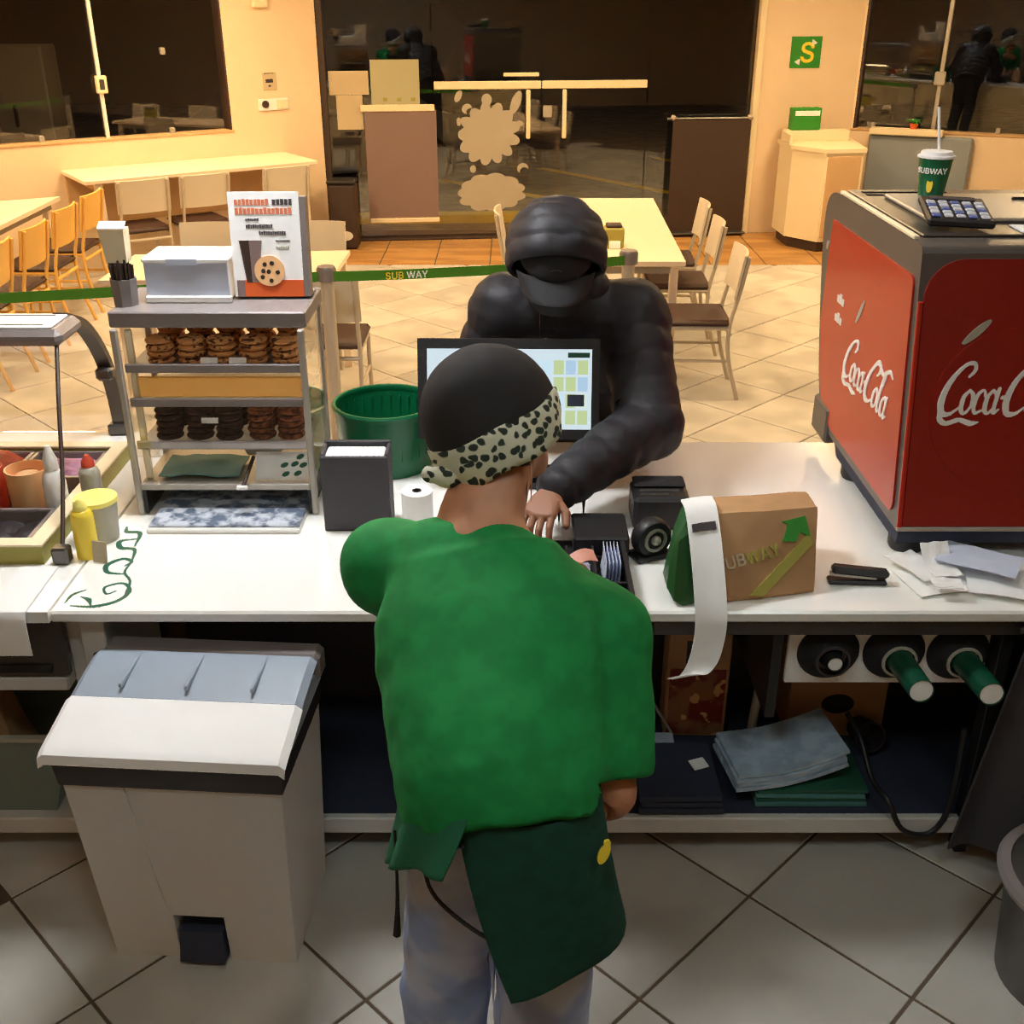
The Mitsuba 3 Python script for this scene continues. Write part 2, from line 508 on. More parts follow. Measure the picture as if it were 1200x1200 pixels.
yaw = math.radians(44.73)
A0 = 0.4777 * (np.array([math.cos(yaw), -math.sin(yaw)]) * -5.35 + np.array([math.sin(yaw), math.cos(yaw)]) * 1.31)
tiling(0.4777, 0.009, yaw, A0, rect(-6, 7, -1, 3.0), rect(-2.6, 2.6, 0.9, 2.9))
FRONT_STRIP = 9.86
inside = Polygon([(eL[0], 3.1), (eR[0], 3.1), tuple(eR), tuple(R0), tuple(D2), tuple(J1), tuple(eL)])
tiling(0.49, 0.007, math.radians(45), np.array([-0.755, 8.10]), inside.intersection(rect(-9, 9, 3.1, FRONT_STRIP)), rect(-4.8, 4.6, 4.6, FRONT_STRIP))
strip = inside.buffer(-0.01).intersection(rect(-9, 9, FRONT_STRIP, 12))
for k in range(-6, 12):
    x = -1.20 + 0.5 * k + 0.006
    for y0, y1 in ((FRONT_STRIP + 0.006, 10.45), (10.456, 12)):
        cut = rect(x, x + 0.488, y0, y1).intersection(strip)
        if cut.area > 0.01:
            part('floor', 'border_tile', mv(prism(cut, 0.02), 0, 0, -0.02), 'm_strip')

# left window: frameless panes with small clamps, one steel upright with a lock box
labels['window_1'] = {'kind': 'structure', 'label': 'wide dark window of frameless glass panes left of the entrance', 'category': 'window'}
for a, b in ((-2.90, -2.512), (-2.508, -1.977), (-1.973, -1.41), (-1.406, -0.885)):
    part('window_1', 'pane', on_wall(mv(trimesh.creation.box((b - a, 1.52, 0.008)), (a + b) / 2, 1.86, -0.08), J1, dL), 'm_pane')
for z, s in ((1.125, -2.51), (1.125, -1.41), (1.77, -1.41)):
    part('window_1', 'clamp', on_wall(mv(box(-0.02, 0.02, -0.028, 0.028, -0.1, -0.05, 0.006), s, z, 0), J1, dL), 'm_steel')
part('window_1', 'upright', on_wall(box(-1.99, -1.96, 1.10, 2.62, -0.075, -0.04, 0.006), J1, dL), 'm_white')
part('window_1', 'lock_box', on_wall(box(-2.02, -1.93, 1.46, 1.60, -0.05, 0.0, 0.008), J1, dL), 'm_cream')
part('window_1', 'lock_face', on_wall(box(-1.995, -1.955, 1.49, 1.57, 0.0, 0.003), J1, dL), 'm_steel_dark')
part('window_1', 'sill', on_wall(box(-2.92, -0.87, 1.085, 1.105, -0.16, 0.012, 0.004), J1, dL), 'm_wood_ledge')
part('window_1', 'jamb', on_wall(box(-0.90, -0.885, 1.105, 2.62, -0.16, -0.005), J1, dL), 'm_frame_dark')
# right window
labels['window_2'] = {'kind': 'structure', 'label': 'wide dark window right of the entrance pillar', 'category': 'window'}
for a, b in ((0.02, 0.76), (0.77, 2.0), (2.004, 3.4)):
    part('window_2', 'pane', on_wall(mv(trimesh.creation.box((b - a, 1.62, 0.008)), (a + b) / 2, 1.81, -0.08), R0, dR), 'm_pane')
part('window_2', 'upright', on_wall(box(0.745, 0.785, 1.0, 2.62, -0.1, -0.05, 0.006), R0, dR), 'm_steel')
part('window_2', 'lock_box', on_wall(box(0.71, 0.81, 1.42, 1.54, -0.06, -0.02, 0.008), R0, dR), 'm_steel')
part('window_2', 'sill', on_wall(box(0.0, 3.42, 0.985, 1.005, -0.16, 0.012, 0.004), R0, dR), 'm_wood_ledge')
part('window_2', 'jamb', on_wall(box(0.02, 0.045, 1.005, 2.62, -0.16, -0.003), R0, dR), 'm_frame_dark')
for s in (0.2, 1.35):
    part('window_2', 'clamp', on_wall(mv(box(-0.02, 0.02, -0.028, 0.028, -0.1, -0.05, 0.006), s, 1.03, 0), R0, dR), 'm_steel')

# glass entrance: two fixed side lights, two door leaves
labels['door_1'] = {'kind': 'structure', 'label': 'dark glass entrance doors with pale push bars', 'category': 'door'}
for a, b in ((0.06, 1.045), (1.055, 2.083), (2.089, 3.115), (3.125, LD - 0.02)):
    part('door_1', 'pane', on_wall(mv(trimesh.creation.box((b - a, 2.55, 0.010)), (a + b) / 2, 1.31, -0.08), J1, dD), 'm_pane')
for a, b in ((1.06, 2.08), (2.09, 3.11)):
    part('door_1', 'rail', on_wall(box(a, b, 1.39, 1.462, -0.07, -0.045, 0.006), J1, dD), 'm_cream', label='pale horizontal rail across a door leaf')
for s in (1.955, 2.305):
    part('door_1', 'handle', on_wall(box(s - 0.02, s + 0.02, 0.94, 1.385, -0.045, -0.015, 0.008), J1, dD), 'm_cream', label='pale upright push bar')
part('door_1', 'lock', on_wall(box(2.10, 2.19, 1.13, 1.24, -0.07, -0.045, 0.008), J1, dD), 'm_steel')
part('door_1', 'frame', on_wall(box(0.0, 0.06, 0.0, 2.6, -0.13, -0.02, 0.004), J1, dD), 'm_frame_dark')
part('door_1', 'threshold', on_wall(box(0.0, LD, 0.0, 0.02, -0.16, 0.01, 0.004), J1, dD), 'm_frame_dark')
part('door_1', 'door_closer', on_wall(box(1.72, 2.06, 1.50, 1.535, -0.07, -0.045, 0.006), J1, dD), 'm_cream')
struct('trim_1', on_wall(box(-0.03, 0.03, 0, 2.6, -0.05, 0.02, 0.004), D2, dD), 'm_cream', label='pale strip along the edge of the entrance pillar')

# outside, at night
struct('ground_outside', box(-16, 16, 9.0, 30, -0.14, -0.104), 'm_asphalt', label='dark asphalt outside the entrance')
struct('exterior_wall', box(-16, 16, 26, 26.3, -0.1, 6), 'm_outwall', label='dark wall across the street')
for k, (x0, y0, x1, y1, w) in enumerate([(-3.0, 12.35, 1.4, 12.6, 0.26), (0.4, 16.5, 2.9, 13.2, 0.16), (2.2, 17.5, 5.6, 13.4, 0.16), (-1.0, 15.4, 1.0, 13.4, 0.16)]):
    d = np.array([x1 - x0, y1 - y0])
    L = np.linalg.norm(d)
    m = rz(box(0, L, -w / 2, w / 2, -0.104, -0.02 if k == 0 else -0.099), math.degrees(math.atan2(d[1], d[0])))
    struct(f'ground_marking_{k + 1}', mv(m, x0, y0), 'm_kerb_yellow', label='yellow kerb strip outside the door' if k == 0 else 'yellow line painted on the asphalt')

# a parked car and a grey service cabinet outside the left window
k = thing('parked_car', 'pale car parked in the dark behind the left window', 'car')
CB = frame_of((0.86, 0.5, 0), (0, 0, 1), (-4.9, 14.4, -0.10))
carp = Polygon(spline([(0.0, 0.35), (0.05, 0.72), (0.9, 0.86), (1.35, 1.22), (2.1, 1.36), (3.0, 1.30), (3.7, 0.92), (4.2, 0.84), (4.3, 0.45), (4.1, 0.28), (0.2, 0.28), (0.0, 0.35)], 5)).buffer(0)
for x in (0.85, 3.45):
    carp = carp.difference(Point(x, 0.30).buffer(0.36, 16))
m = prism(carp, 1.6)
m.apply_transform(CB)
part(k, 'body', m, 'm_carbody')
m = mv(prism([(1.15, 0.93), (1.50, 1.18), (2.12, 1.28), (2.92, 1.22), (3.35, 0.95)], 0.01), 0, 0, 1.6)
m.apply_transform(CB)
part(k, 'side_window', m, 'm_black')
for x in (0.85, 3.45):
    for z in (0.05, 1.38):
        m = mv(trimesh.creation.cylinder(0.31, 0.2, sections=28), x, 0.31, z + 0.1)
        m.apply_transform(CB)
        part(k, 'wheel', m, 'm_black_soft')
k = thing('service_cabinet', 'tall grey cabinet standing outside the left end of the left window', 'cabinet')
for x0, x1, z1 in ((-6.3, -5.25, 2.7), (-5.2, -4.62, 1.75)):
    part(k, 'panel', box(x0, x1, 11.6, 12.0, -0.1, z1, 0.02), 'm_banner' if z1 > 2 else 'm_outcab')
part(k, 'handle', box(-5.32, -5.29, 11.57, 11.6, 0.9, 1.1, 0.006), 'm_black')
part(k, 'handle', box(-4.98, -4.95, 11.57, 11.6, 1.0, 1.2, 0.006), 'm_black')

# lamps in the ceiling, the two cool ones added as fill
LAMP_AT = ['ceiling lamp above the cookie case', 'ceiling lamp above the red drinks dispenser', 'added fill lamp behind the person in the green shirt', 'added fill lamp above the round grey container', 'ceiling lamp above the row of yellow chairs', 'ceiling lamp above the person in black', 'ceiling lamp right of the long dining table', 'ceiling lamp above the wall bench',
           'ceiling lamp in front of the glass doors', 'ceiling lamp above the cream waste cabinet', 'ceiling lamp at the left window']
for x, y, hx, hy, col, power in LAMPS:
    k = thing('ceiling_lamp', LAMP_AT[len([q for q in labels if q.startswith('ceiling_lamp')])], 'lamp', 'flush ceiling lamps')
    fr = prism(rect(-hx - 0.03, hx + 0.03, -hy - 0.03, hy + 0.03).difference(rect(-hx, hx, -hy, hy)), 0.03)
    part(k, 'frame', mv(fr, x, y, CEIL - 0.03), 'm_white')
    scene[f'{k}__diffuser'] = {'type': 'rectangle', 'to_world': T().translate([x, y, CEIL - 0.012]).rotate([1, 0, 0], 180).scale([hx, hy, 1]),
                               'bsdf': {'type': 'ref', 'id': 'm_white'}, 'emitter': {'type': 'area', 'sampling_weight': 0.5 + power / 60, 'radiance': {'type': 'rgb', 'value': [power * GAIN * c for c in col]}}}


# ------------------------------------------------------------------ dining room furniture
def chair_kit(tube_m, plate_m, seat_m):
    def leg(x, pts, r=0.0125):
        return tube([(x * s, y, z) for s, y, z in pts], r, 8, 5)
    kit = []
    for s in (-1, 1):
        kit.append(('rear_leg', mikit.ply(leg(0.19 * s, [(1, -0.27, 0.86), (1, -0.235, 0.66), (1, -0.19, 0.45), (1, -0.20, 0.25), (1.02, -0.27, 0.0)]), tube_m, 40)))
        kit.append(('front_leg', mikit.ply(leg(0.19 * s, [(1, 0.17, 0.445), (1.0, 0.185, 0.22), (1.02, 0.21, 0.0)]), tube_m, 40)))
        kit.append(('side_rail', mikit.ply(tube([(0.19 * s, -0.19, 0.44), (0.19 * s, 0.17, 0.44)], 0.0125, 8), tube_m, 40)))
        kit.append(('stretcher', mikit.ply(tube([(0.19 * s, -0.20, 0.24), (0.19 * s, 0.185, 0.24)], 0.010, 8), tube_m, 40)))
    kit.append(('rear_rail', mikit.ply(tube([(-0.19, -0.195, 0.40), (0.19, -0.195, 0.40)], 0.0125, 8), tube_m, 40)))
    g = np.array([[(x, -0.245 - 0.035 * (1 - (x / 0.21) ** 2) + (0.86 - z) * 0.17 - 0.0, z) for x in np.linspace(-0.21, 0.21, 11)] for z in np.linspace(0.615, 0.87, 6)])
    kit.append(('backrest', mikit.ply(sheet(g, 0.014), plate_m, 40)))
    seat = box(-0.205, 0.205, -0.20, 0.215, 0.45, 0.49, 0.018)
    kit.append(('seat', mikit.ply(seat, seat_m, 40)))
    return kit


KITS = {'pale': chair_kit('m_chair_tube', 'm_chair_plate', 'm_chair_seat'), 'yellow': chair_kit('m_chair_yellow', 'm_chair_yellow', 'm_chair_seat')}


def chair(x, y, deg, label, kind='pale', group=None, sc=1.0):
    k = thing('dining_chair', label, 'chair', group)
    xf = T().translate([x, y, 0]).rotate([0, 0, 1], deg).scale([sc, sc, sc])
    for name, d in KITS[kind]:
        scene[numbered(f'{k}__{name}')] = {**d, 'to_world': xf}
    return k


def table(name, label, corners, z, legs, group=None, th=0.03, apron=0.055, leg=0.05):
    """corners: top's outline (x, y); legs: leg centres."""
    k = thing(name, label, 'table', group)
    P = Polygon(corners)
    part(k, 'table_top', mv(prism(P, th), 0, 0, z - th), 'm_table')
    if apron:
        ins = P.buffer(-0.05, join_style=2)
        part(k, 'apron', mv(prism(ins.difference(ins.buffer(-0.02, join_style=2)), apron), 0, 0, z - th - apron), 'm_table_edge')
    for x, y in legs:
        part(k, 'leg', box(x - leg / 2, x + leg / 2, y - leg / 2, y + leg / 2, 0, z - th, 0.004), 'm_table')
    return k


table('dining_table', 'long pale table standing behind the person in the black hooded jacket', [(0.40, 6.66), (1.06, 6.66), (1.12, 8.9), (0.46, 8.9)], 0.75, [(0.47, 6.73), (1.0, 6.73), (0.53, 8.83), (1.05, 8.83)])
for n, (x, y) in enumerate([(1.0, 6.48), (1.02, 7.36), (1.03, 8.02)]):
    chair(x + 0.10, y, 88, ['pale chair nearest the counter on the right side of the long table', 'middle pale chair on the right side of the long table', 'pale chair nearest the doors on the right side of the long table'][n], group='chairs along the long table')
chair(0.16, 7.75, -90, 'pale chair on the left side of the long table, half hidden by the black hood', group='chairs along the long table')
table('dining_table', 'pale table behind the glass cookie case', [(-2.36, 6.18), (-1.04, 6.24), (-1.03, 6.98), (-2.36, 6.86)], 0.75, [(-2.28, 6.27), (-1.11, 6.31), (-1.075, 6.93), (-2.31, 6.82)])
chair(-1.96, 7.02, 182, 'pale chair behind the table with the cookie case in front, behind the blue napkin box', group='chairs around the table behind the cookie case')
chair(-1.31, 7.06, 180, 'pale chair at the far right corner of the table behind the cookie case', group='chairs around the table behind the cookie case')
chair(-1.03, 6.02, 0, 'pale chair beside the belt post, right of the cookie case', group='chairs around the table behind the cookie case')
table('dining_table', 'pale table at the left edge with a row of yellow chairs', [(-4.5, 6.3), (-3.56, 6.3), (-3.62, 8.98), (-4.3, 8.6)], 0.75, [(-3.64, 6.4), (-4.42, 6.4), (-4.24, 8.5), (-3.70, 8.85)])
for n, (x, y) in enumerate([(-3.42, 8.45), (-3.40, 7.85), (-3.36, 7.2), (-3.36, 6.62)]):
    chair(x, y, 90, ['yellow chair nearest the wall bench in the row at the left table', 'second yellow chair from the wall bench in the row at the left table', 'third yellow chair from the wall bench in the row at the left table', 'yellow chair nearest the counter in the row at the left table'][n], 'yellow', 'yellow chairs in a row at the left table')

# bench table along the left wall, chairs facing it
BZ = 0.88
k = thing('wall_bench', 'long pale bench table fixed along the wall under the left window', 'table')
part(k, 'table_top', on_wall(box(-2.42, -0.40, BZ - 0.035, BZ, 0.0, 0.70, 0.006), J1, dL), 'm_table')
part(k, 'back_panel', on_wall(box(-2.40, -0.42, 0.42, BZ - 0.036, 0.001, 0.03, 0.004), J1, dL), 'm_wood_ledge')
for s in (-2.30, -0.52):
    part(k, 'leg', on_wall(box(s - 0.03, s + 0.03, 0, BZ - 0.036, 0.60, 0.66, 0.004), J1, dL), 'm_table')
    part(k, 'bracket', on_wall(box(s - 0.02, s + 0.02, BZ - 0.10, BZ - 0.036, 0.03, 0.60, 0.004), J1, dL), 'm_wood_ledge')
for n, s in enumerate((-2.03, -1.52, -0.80)):
    q = at_wall(J1, dL, s, 0, 0.66)
    chair(float(q[0]), float(q[1]), 34.7, ['pale chair at the left end of the wall bench', 'middle pale chair at the wall bench', 'pale chair at the right end of the wall bench, above the promotion sign'][n], group='chairs at the wall bench', sc=1.02)

# things on the left wall's pier
k = thing('notice_card', 'small pale card with dark lettering on the wall right of the left window', 'card')
part(k, 'card', on_wall(box(-0.555, -0.425, 1.42, 1.57, 0.0, 0.006), J1, dL), 'm_paper_beige')
for r_ in ((-0.53, -0.46, 1.485, 1.515), (-0.505, -0.485, 1.45, 1.465), (-0.54, -0.45, 1.56, 1.565)):
    part(k, 'print', on_wall(box(*r_, 0.006, 0.008), J1, dL), 'm_ink')
k = thing('wall_switch', 'white switch plate with a round dark button on the wall, below the small card', 'switch')
part(k, 'plate', on_wall(box(-0.62, -0.33, 1.25, 1.35, 0.0, 0.02, 0.004), J1, dL), 'm_white')
part(k, 'button', on_wall(mv(trimesh.creation.cylinder(0.032, 0.016, sections=24), -0.56, 1.305, 0.024), J1, dL), 'm_frame_dark')
part(k, 'module', on_wall(box(-0.45, -0.345, 1.262, 1.338, 0.02, 0.03, 0.003), J1, dL), 'm_cream')
solo('alarm_siren', on_wall(box(-0.60, -0.46, 2.10, 2.20, 0.0, 0.05, 0.01), J1, dL), 'm_cream', 'pale alarm box high on the wall right of the left window', 'alarm')

# posters, banner and stickers on the entrance glass
G = -0.073
solo('poster', on_wall(box(0.08, 0.45, 1.35, 1.56, G, G + 0.004), J1, dD), 'm_paper_beige', 'wide blank beige sheet on the glass beside the wall pier', 'poster')
solo('poster', on_wall(box(0.14, 0.385, 1.04, 1.348, G, G + 0.004), J1, dD), 'm_paper_beige', 'narrow blank beige sheet under the wide sheet on the glass', 'poster')
k = thing('poster', 'tall greenish poster on the glass above the grey roller banner', 'poster')
part(k, 'sheet', on_wall(box(0.47, 0.925, 1.245, 1.655, G, G + 0.004), J1, dD), 'm_poster')
for x in (0.58, 0.71, 0.84):
    part(k, 'print', on_wall(box(x, x + 0.04, 1.29, 1.32, G + 0.004, G + 0.006), J1, dD), 'm_olive')
k = thing('roller_banner', 'grey brown banner with pale rails hanging on the entrance glass', 'banner')
part(k, 'cloth', on_wall(box(0.395, 1.075, 0.20, 1.21, G + 0.02, G + 0.026), J1, dD), 'm_banner')
part(k, 'top_rail', on_wall(box(0.36, 1.06, 1.20, 1.262, G + 0.01, G + 0.04, 0.006), J1, dD), 'm_cream')
part(k, 'bottom_rail', on_wall(box(0.40, 1.08, 0.165, 0.21, G + 0.01, G + 0.04, 0.006), J1, dD), 'm_cream')


def blob(cx, cy, r, n, amp, seed, sy=1.0, m=160):
    g = np.random.default_rng(seed)
    ph, am = g.uniform(0, 6.3, 3), g.uniform(0.6, 1.2, n)
    pts = []
    for i in range(m):
        th = 2 * PI * i / m
        k = am[int(th / (2 * PI) * n) % n]
        f = th / (2 * PI) * n % 1
        rr = r * (1 + amp * k * (math.sin(PI * f) ** 0.8 - 0.4) + 0.05 * math.sin(2 * th + ph[0]))
        pts.append((cx + rr * math.cos(th), cy + rr * sy * math.sin(th)))
    return Polygon(pts).buffer(0)


def drop(cx, cy, a, b, deg):
    return affinity.translate(affinity.rotate(affinity.scale(Point(0, 0).buffer(1, 12), a, b), deg), cx, cy)


k = thing('glass_sticker', 'large pale splash sticker with drops on the left door leaf', 'sticker')
part(k, 'splash', on_wall(mv(prism(blob(1.575, 0.985, 0.26, 13, 0.28, 3), 0.004), 0, 0, G), J1, dD), 'm_frost')
drops = [drop(1.29, 1.33, .03, .06, -25), drop(1.56, 1.295, .05, .055, 0), drop(1.84, 1.268, .045, .11, -22), drop(1.37, 1.215, .05, .045, 20).difference(drop(1.40, 1.19, .035, .03, 20)),
         drop(1.29, 1.10, .02, .04, 0), drop(1.88, 1.08, .035, .025, -20), drop(1.42, 0.66, .03, .035, 0), drop(1.91, 0.66, .055, .05, 0).difference(drop(1.925, 0.63, .045, .04, 0))]
for d in drops:
    part(k, 'drop', on_wall(mv(prism(d, 0.004), 0, 0, G), J1, dD), 'm_frost')
solo('glass_sticker', on_wall(mv(prism(blob(1.60, 0.435, 0.33, 11, 0.16, 5, 0.5), 0.004), 0, 0, G), J1, dD), 'm_frost', 'wide low pale splash sticker near the floor on the left door leaf', 'sticker')
k = thing('standing_board', 'tall dark brown board standing inside the right door glass', 'board')
part(k, 'panel', on_wall(box(3.36, 4.13, 0.03, 1.10, 0.03, 0.06, 0.006), J1, dD), 'm_frame_dark')
part(k, 'rod', on_wall(tube([(3.30, 1.115, 0.045), (4.15, 1.115, 0.045)], 0.014, 8), J1, dD), 'm_steel_dark')
part(k, 'foot', on_wall(box(3.33, 4.14, 0.021, 0.04, 0.012, 0.16, 0.006), J1, dD), 'm_steel_dark')
for s in (3.36, 4.12):
    part(k, 'knob', on_wall(mv(trimesh.creation.icosphere(2, 0.026), s, 1.125, 0.045), J1, dD), 'm_chair_tube', True)
k = thing('waste_bin', 'narrow dark bin with a white oval sticker beside the wall pier', 'bin')
bn = box(-0.13, 0.13, -0.12, 0.12, 0, 0.60, 0.02)
part(k, 'body', mv(bn, -1.60, 10.62, 0), 'm_frame_dark')
part(k, 'lid', mv(box(-0.135, 0.135, -0.125, 0.125, 0.60, 0.635, 0.012), -1.60, 10.62, 0), 'm_black')
part(k, 'sticker', on(prism(drop(0, 0, .075, .045, 0), 0.004), (1, 0, 0), (0, 0, 1), (-1.585, 10.499, 0.13)), 'm_white')

# pillar, cabinet and the seat right of the entrance
dP = (R0 - D2) / np.linalg.norm(R0 - D2)
k = thing('wall_sign', 'square green sign with a yellow and white arrowed S on the entrance pillar', 'sign')
part(k, 'plate', on_wall(box(0.30, 0.60, 1.56, 1.84, 0.0, 0.012, 0.003), D2, dP), 'm_signgreen')
S = meshkit.text_mesh('S', 0.17, 0.004, True)
part(k, 'emblem', on_wall(mv(S, 0.385, 1.615, 0.012), D2, dP), 'm_yellow')
part(k, 'arrow_head', on_wall(mv(prism([(0.50, 1.755), (0.50, 1.815), (0.555, 1.785)], 0.004), 0, 0, 0.012), D2, dP), 'm_white')
part(k, 'arrow_head', on_wall(mv(prism([(0.395, 1.585), (0.395, 1.645), (0.34, 1.615)], 0.004), 0, 0, 0.012), D2, dP), 'm_white')
k = thing('waste_station', 'cream waste cabinet with a chamfered corner beside the entrance pillar', 'cabinet')
base = [(2.62, 10.66), (2.86, 10.36), (3.22, 10.42), (3.30, 11.2), (2.60, 11.1)]
part(k, 'plinth', prism(Polygon(base).buffer(-0.04, join_style=2), 0.10), 'm_frame_dark')
part(k, 'body', mv(prism(base, 0.80), 0, 0, 0.10), 'm_cream')
part(k, 'worktop', mv(prism(Polygon(base).buffer(0.02, join_style=2), 0.035), 0, 0, 0.90), 'm_cream')
part(k, 'upstand', box(2.62, 3.22, 10.96, 11.12, 0.936, 1.03, 0.004), 'm_cream')
part(k, 'side_upstand', box(2.60, 2.63, 10.72, 11.08, 0.935, 1.02, 0.004), 'm_cream')
part(k, 'door', on(box(0.02, 0.34, 0.14, 0.87, 0.0, 0.014, 0.003), (0.986, 0.164, 0), (0, 0, 1), (2.86, 10.36, 0)), 'm_wood_ledge')
k = thing('leaflet_box', 'green box with a pale stripe on the cream waste cabinet', 'box')
part(k, 'body', mv(rz(box(-0.14, 0.14, -0.06, 0.06, 0, 0.20, 0.008), 6), 2.80, 11.04, 1.031), 'm_signgreen')
part(k, 'stripe', mv(rz(box(-0.12, 0.12, -0.064, -0.06, 0.13, 0.175), 6), 2.80, 11.04, 1.031), 'm_paper')
k = thing('bench_seat', 'blue grey upholstered bench back with a pale ledge under the right window', 'bench')
part(k, 'backrest', on_wall(box(0.20, 1.16, 0.42, 0.97, 0.01, 0.10, 0.02), R0, dR), 'm_blue_panel')
part(k, 'seat', on_wall(box(0.20, 1.16, 0.30, 0.42, 0.01, 0.52, 0.02), R0, dR), 'm_blue_panel')
part(k, 'plinth', on_wall(box(0.24, 1.12, 0.0, 0.30, 0.03, 0.46), R0, dR), 'm_cream')
part(k, 'ledge', on_wall(box(0.20, 0.88, 0.971, 1.03, 0.012, 0.16, 0.008), R0, dR), 'm_cream')
k = thing('potted_plant', 'small green plant on the pale ledge under the right window', 'plant')
q = at_wall(R0, dR, 0.60, 1.03, 0.08)
part(k, 'pot', lathe([(0, 0), (0.03, 0), (0.04, 0.05), (0.034, 0.05), (0.03, 0.045), (0, 0.045)], 16, q), 'm_orange', 40)
lv = []
for i in range(12):
    th = i * 2.4
    p = spline([(0, 0, .04), (.03 * math.cos(th), .03 * math.sin(th), .08), (.075 * math.cos(th), .075 * math.sin(th), .085 - .02 * (i % 3))], 4)
    side = np.array([-math.sin(th), math.cos(th), 0])
    w = np.sin(np.linspace(0.1, PI - 0.1, len(p))) * 0.014
    lv.append(sheet(np.stack([p - side * w[:, None], p + side * w[:, None]], 1), 0.002))
part(k, 'leaves', mv(cat(lv), *q), 'm_signgreen', kind='stuff')

# napkin holder on the long table
k = thing('napkin_holder', 'dark green napkin holder standing on the long pale table', 'holder')
part(k, 'body', box(0.585, 0.715, 7.02, 7.13, 0.75, 0.88, 0.01), 'm_olive')
part(k, 'top', box(0.60, 0.70, 7.03, 7.12, 0.88, 0.90, 0.006), 'm_frame_dark')
part(k, 'napkins', box(0.62, 0.69, 7.005, 7.022, 0.755, 0.80), 'm_paper')

# belt barrier across the dining room
k = thing('belt_barrier', 'green printed barrier belt stretched between posts across the dining floor', 'barrier')
for x, y in ((-0.93, 5.45), (0.62, 5.82), (-3.3, 4.88)):
    pk = part(k, 'post', lathe([(0, 0.02), (0.034, 0.02), (0.034, 0.93), (0, 0.93)], 20, (x, y, 0)), 'm_chair_tube', 40)
    part(pk, 'base', lathe([(0, 0), (0.16, 0), (0.16, 0.012), (0.05, 0.03), (0, 0.03)], 28, (x, y, 0)), 'm_steel_dark', 40)
    part(pk, 'cassette', lathe([(0, 0.93), (0.05, 0.93), (0.05, 0.985), (0.042, 1.0), (0, 1.0)], 20, (x, y, 0)), 'm_greymetal', 40)
Bd = np.array([0.9725, 0.2329, 0])


def belt(a, b, sag):
    a, b = np.array(a), np.array(b)
    g = [[a + (b - a) * t + np.array([0, 0, s - sag * 4 * t * (1 - t)]) for t in np.linspace(0, 1, 24)] for s in (0.93, 0.98)]
    return sheet(np.array(g), 0.003)


part(k, 'belt', belt((-0.90, 5.42, 0), (0.60, 5.78, 0), 0.012), 'm_greentape')
part(k, 'belt', belt((-3.28, 4.86, 0), (-0.96, 5.42, 0), 0.02), 'm_greentape')
for txt, m, x in (('SUB', 'm_yellow', -0.64), ('WAY', 'm_paper', -0.535)):
    t = meshkit.text_mesh(txt, 0.034, 0.002, True)
    part(k, 'lettering', on(t, Bd, (0, 0, 1), (x, 5.42 + (x + 0.90) * 0.24 - 0.003, 0.926)), m)


# ------------------------------------------------------------------ service counter
CT = 0.85
k = thing('service_counter', 'long white topped service counter with dark open shelves below', 'counter')
part(k, 'worktop', box(-1.155, 1.86, 2.345, 3.48, CT - 0.032, CT, 0.006), 'm_worktop')
part(k, 'back_panel', box(-1.05, 1.80, 3.02, 3.05, 0.12, CT - 0.034), 'm_under')
part(k, 'front_panel', box(-1.10, 1.84, 3.40, 3.44, 0.0, CT - 0.034), 'm_cream', label='pale panel on the customer side')
part(k, 'bottom_shelf', box(-1.05, 1.80, 2.44, 3.02, 0.10, 0.125), 'm_navy', label='dark bottom shelf')
part(k, 'shelf_edge', box(-1.05, 1.27, 2.415, 2.44, 0.075, 0.13, 0.004), 'm_binwhite', label='pale front edge of the bottom shelf')
part(k, 'toe_kick', box(-1.05, 1.80, 2.58, 2.60, 0.0, 0.10), 'm_frame_dark')
part(k, 'apron', box(0.36, 1.30, 2.375, 2.40, 0.765, CT - 0.034), 'm_steel_dark', label='steel band under the worktop')
for x0, x1, y0 in ((-1.112, -1.048, 2.40), (1.275, 1.31, 2.42)):
    part(k, 'upright', box(x0, x1, y0, y0 + 0.05, 0.0, CT - 0.034, 0.003), 'm_binwhite' if x0 < 0 else 'm_black')
part(k, 'divider', box(0.695, 0.722, 2.47, 3.01, 0.44, CT - 0.034), 'm_black')
part(k, 'end_panel', box(1.80, 1.84, 2.42, 3.40, 0.0, CT - 0.034), 'm_under')
for z in (0.69, 0.6):
    part(k, 'screw', on(mv(trimesh.creation.cylinder(0.007, 0.006, sections=12), 0, 0, 0), (1, 0, 0), (0, 0, 1), (-1.08, 2.398, z)), 'm_ink')
# scroll print on the left end of the worktop
curls = [([(-1.11, 2.375), (-1.05, 2.372), (-1.0, 2.40), (-0.985, 2.45), (-1.015, 2.49), (-1.055, 2.47), (-1.04, 2.435), (-1.02, 2.45)], [.004, .012, .012, .01, .008, .007, .006, .003]),
         ([(-0.99, 2.43), (-1.0, 2.50), (-1.03, 2.55), (-1.03, 2.60)], [.006, .007, .007, .004]),
         ([(-1.03, 2.54), (-1.075, 2.55), (-1.09, 2.59), (-1.06, 2.625), (-1.03, 2.61), (-1.04, 2.585)], [.004, .012, .015, .012, .009, .004]),
         ([(-1.03, 2.61), (-1.045, 2.68), (-1.085, 2.69), (-1.10, 2.73), (-1.06, 2.745)], [.004, .012, .016, .014, .005]),
         ([(-1.05, 2.70), (-1.06, 2.78), (-1.10, 2.79), (-1.11, 2.82)], [.004, .014, .014, .005]),
         ([(-1.06, 2.376), (-1.075, 2.405), (-1.10, 2.42)], [.004, .013, .003]), ([(-1.13, 2.39), (-1.125, 2.43), (-1.10, 2.455)], [.003, .010, .003])]
for p, w in curls:
    part(k, 'scroll_print', mv(prism(stroke(p, w), 0.0012), 0, 0, CT), 'm_scroll')

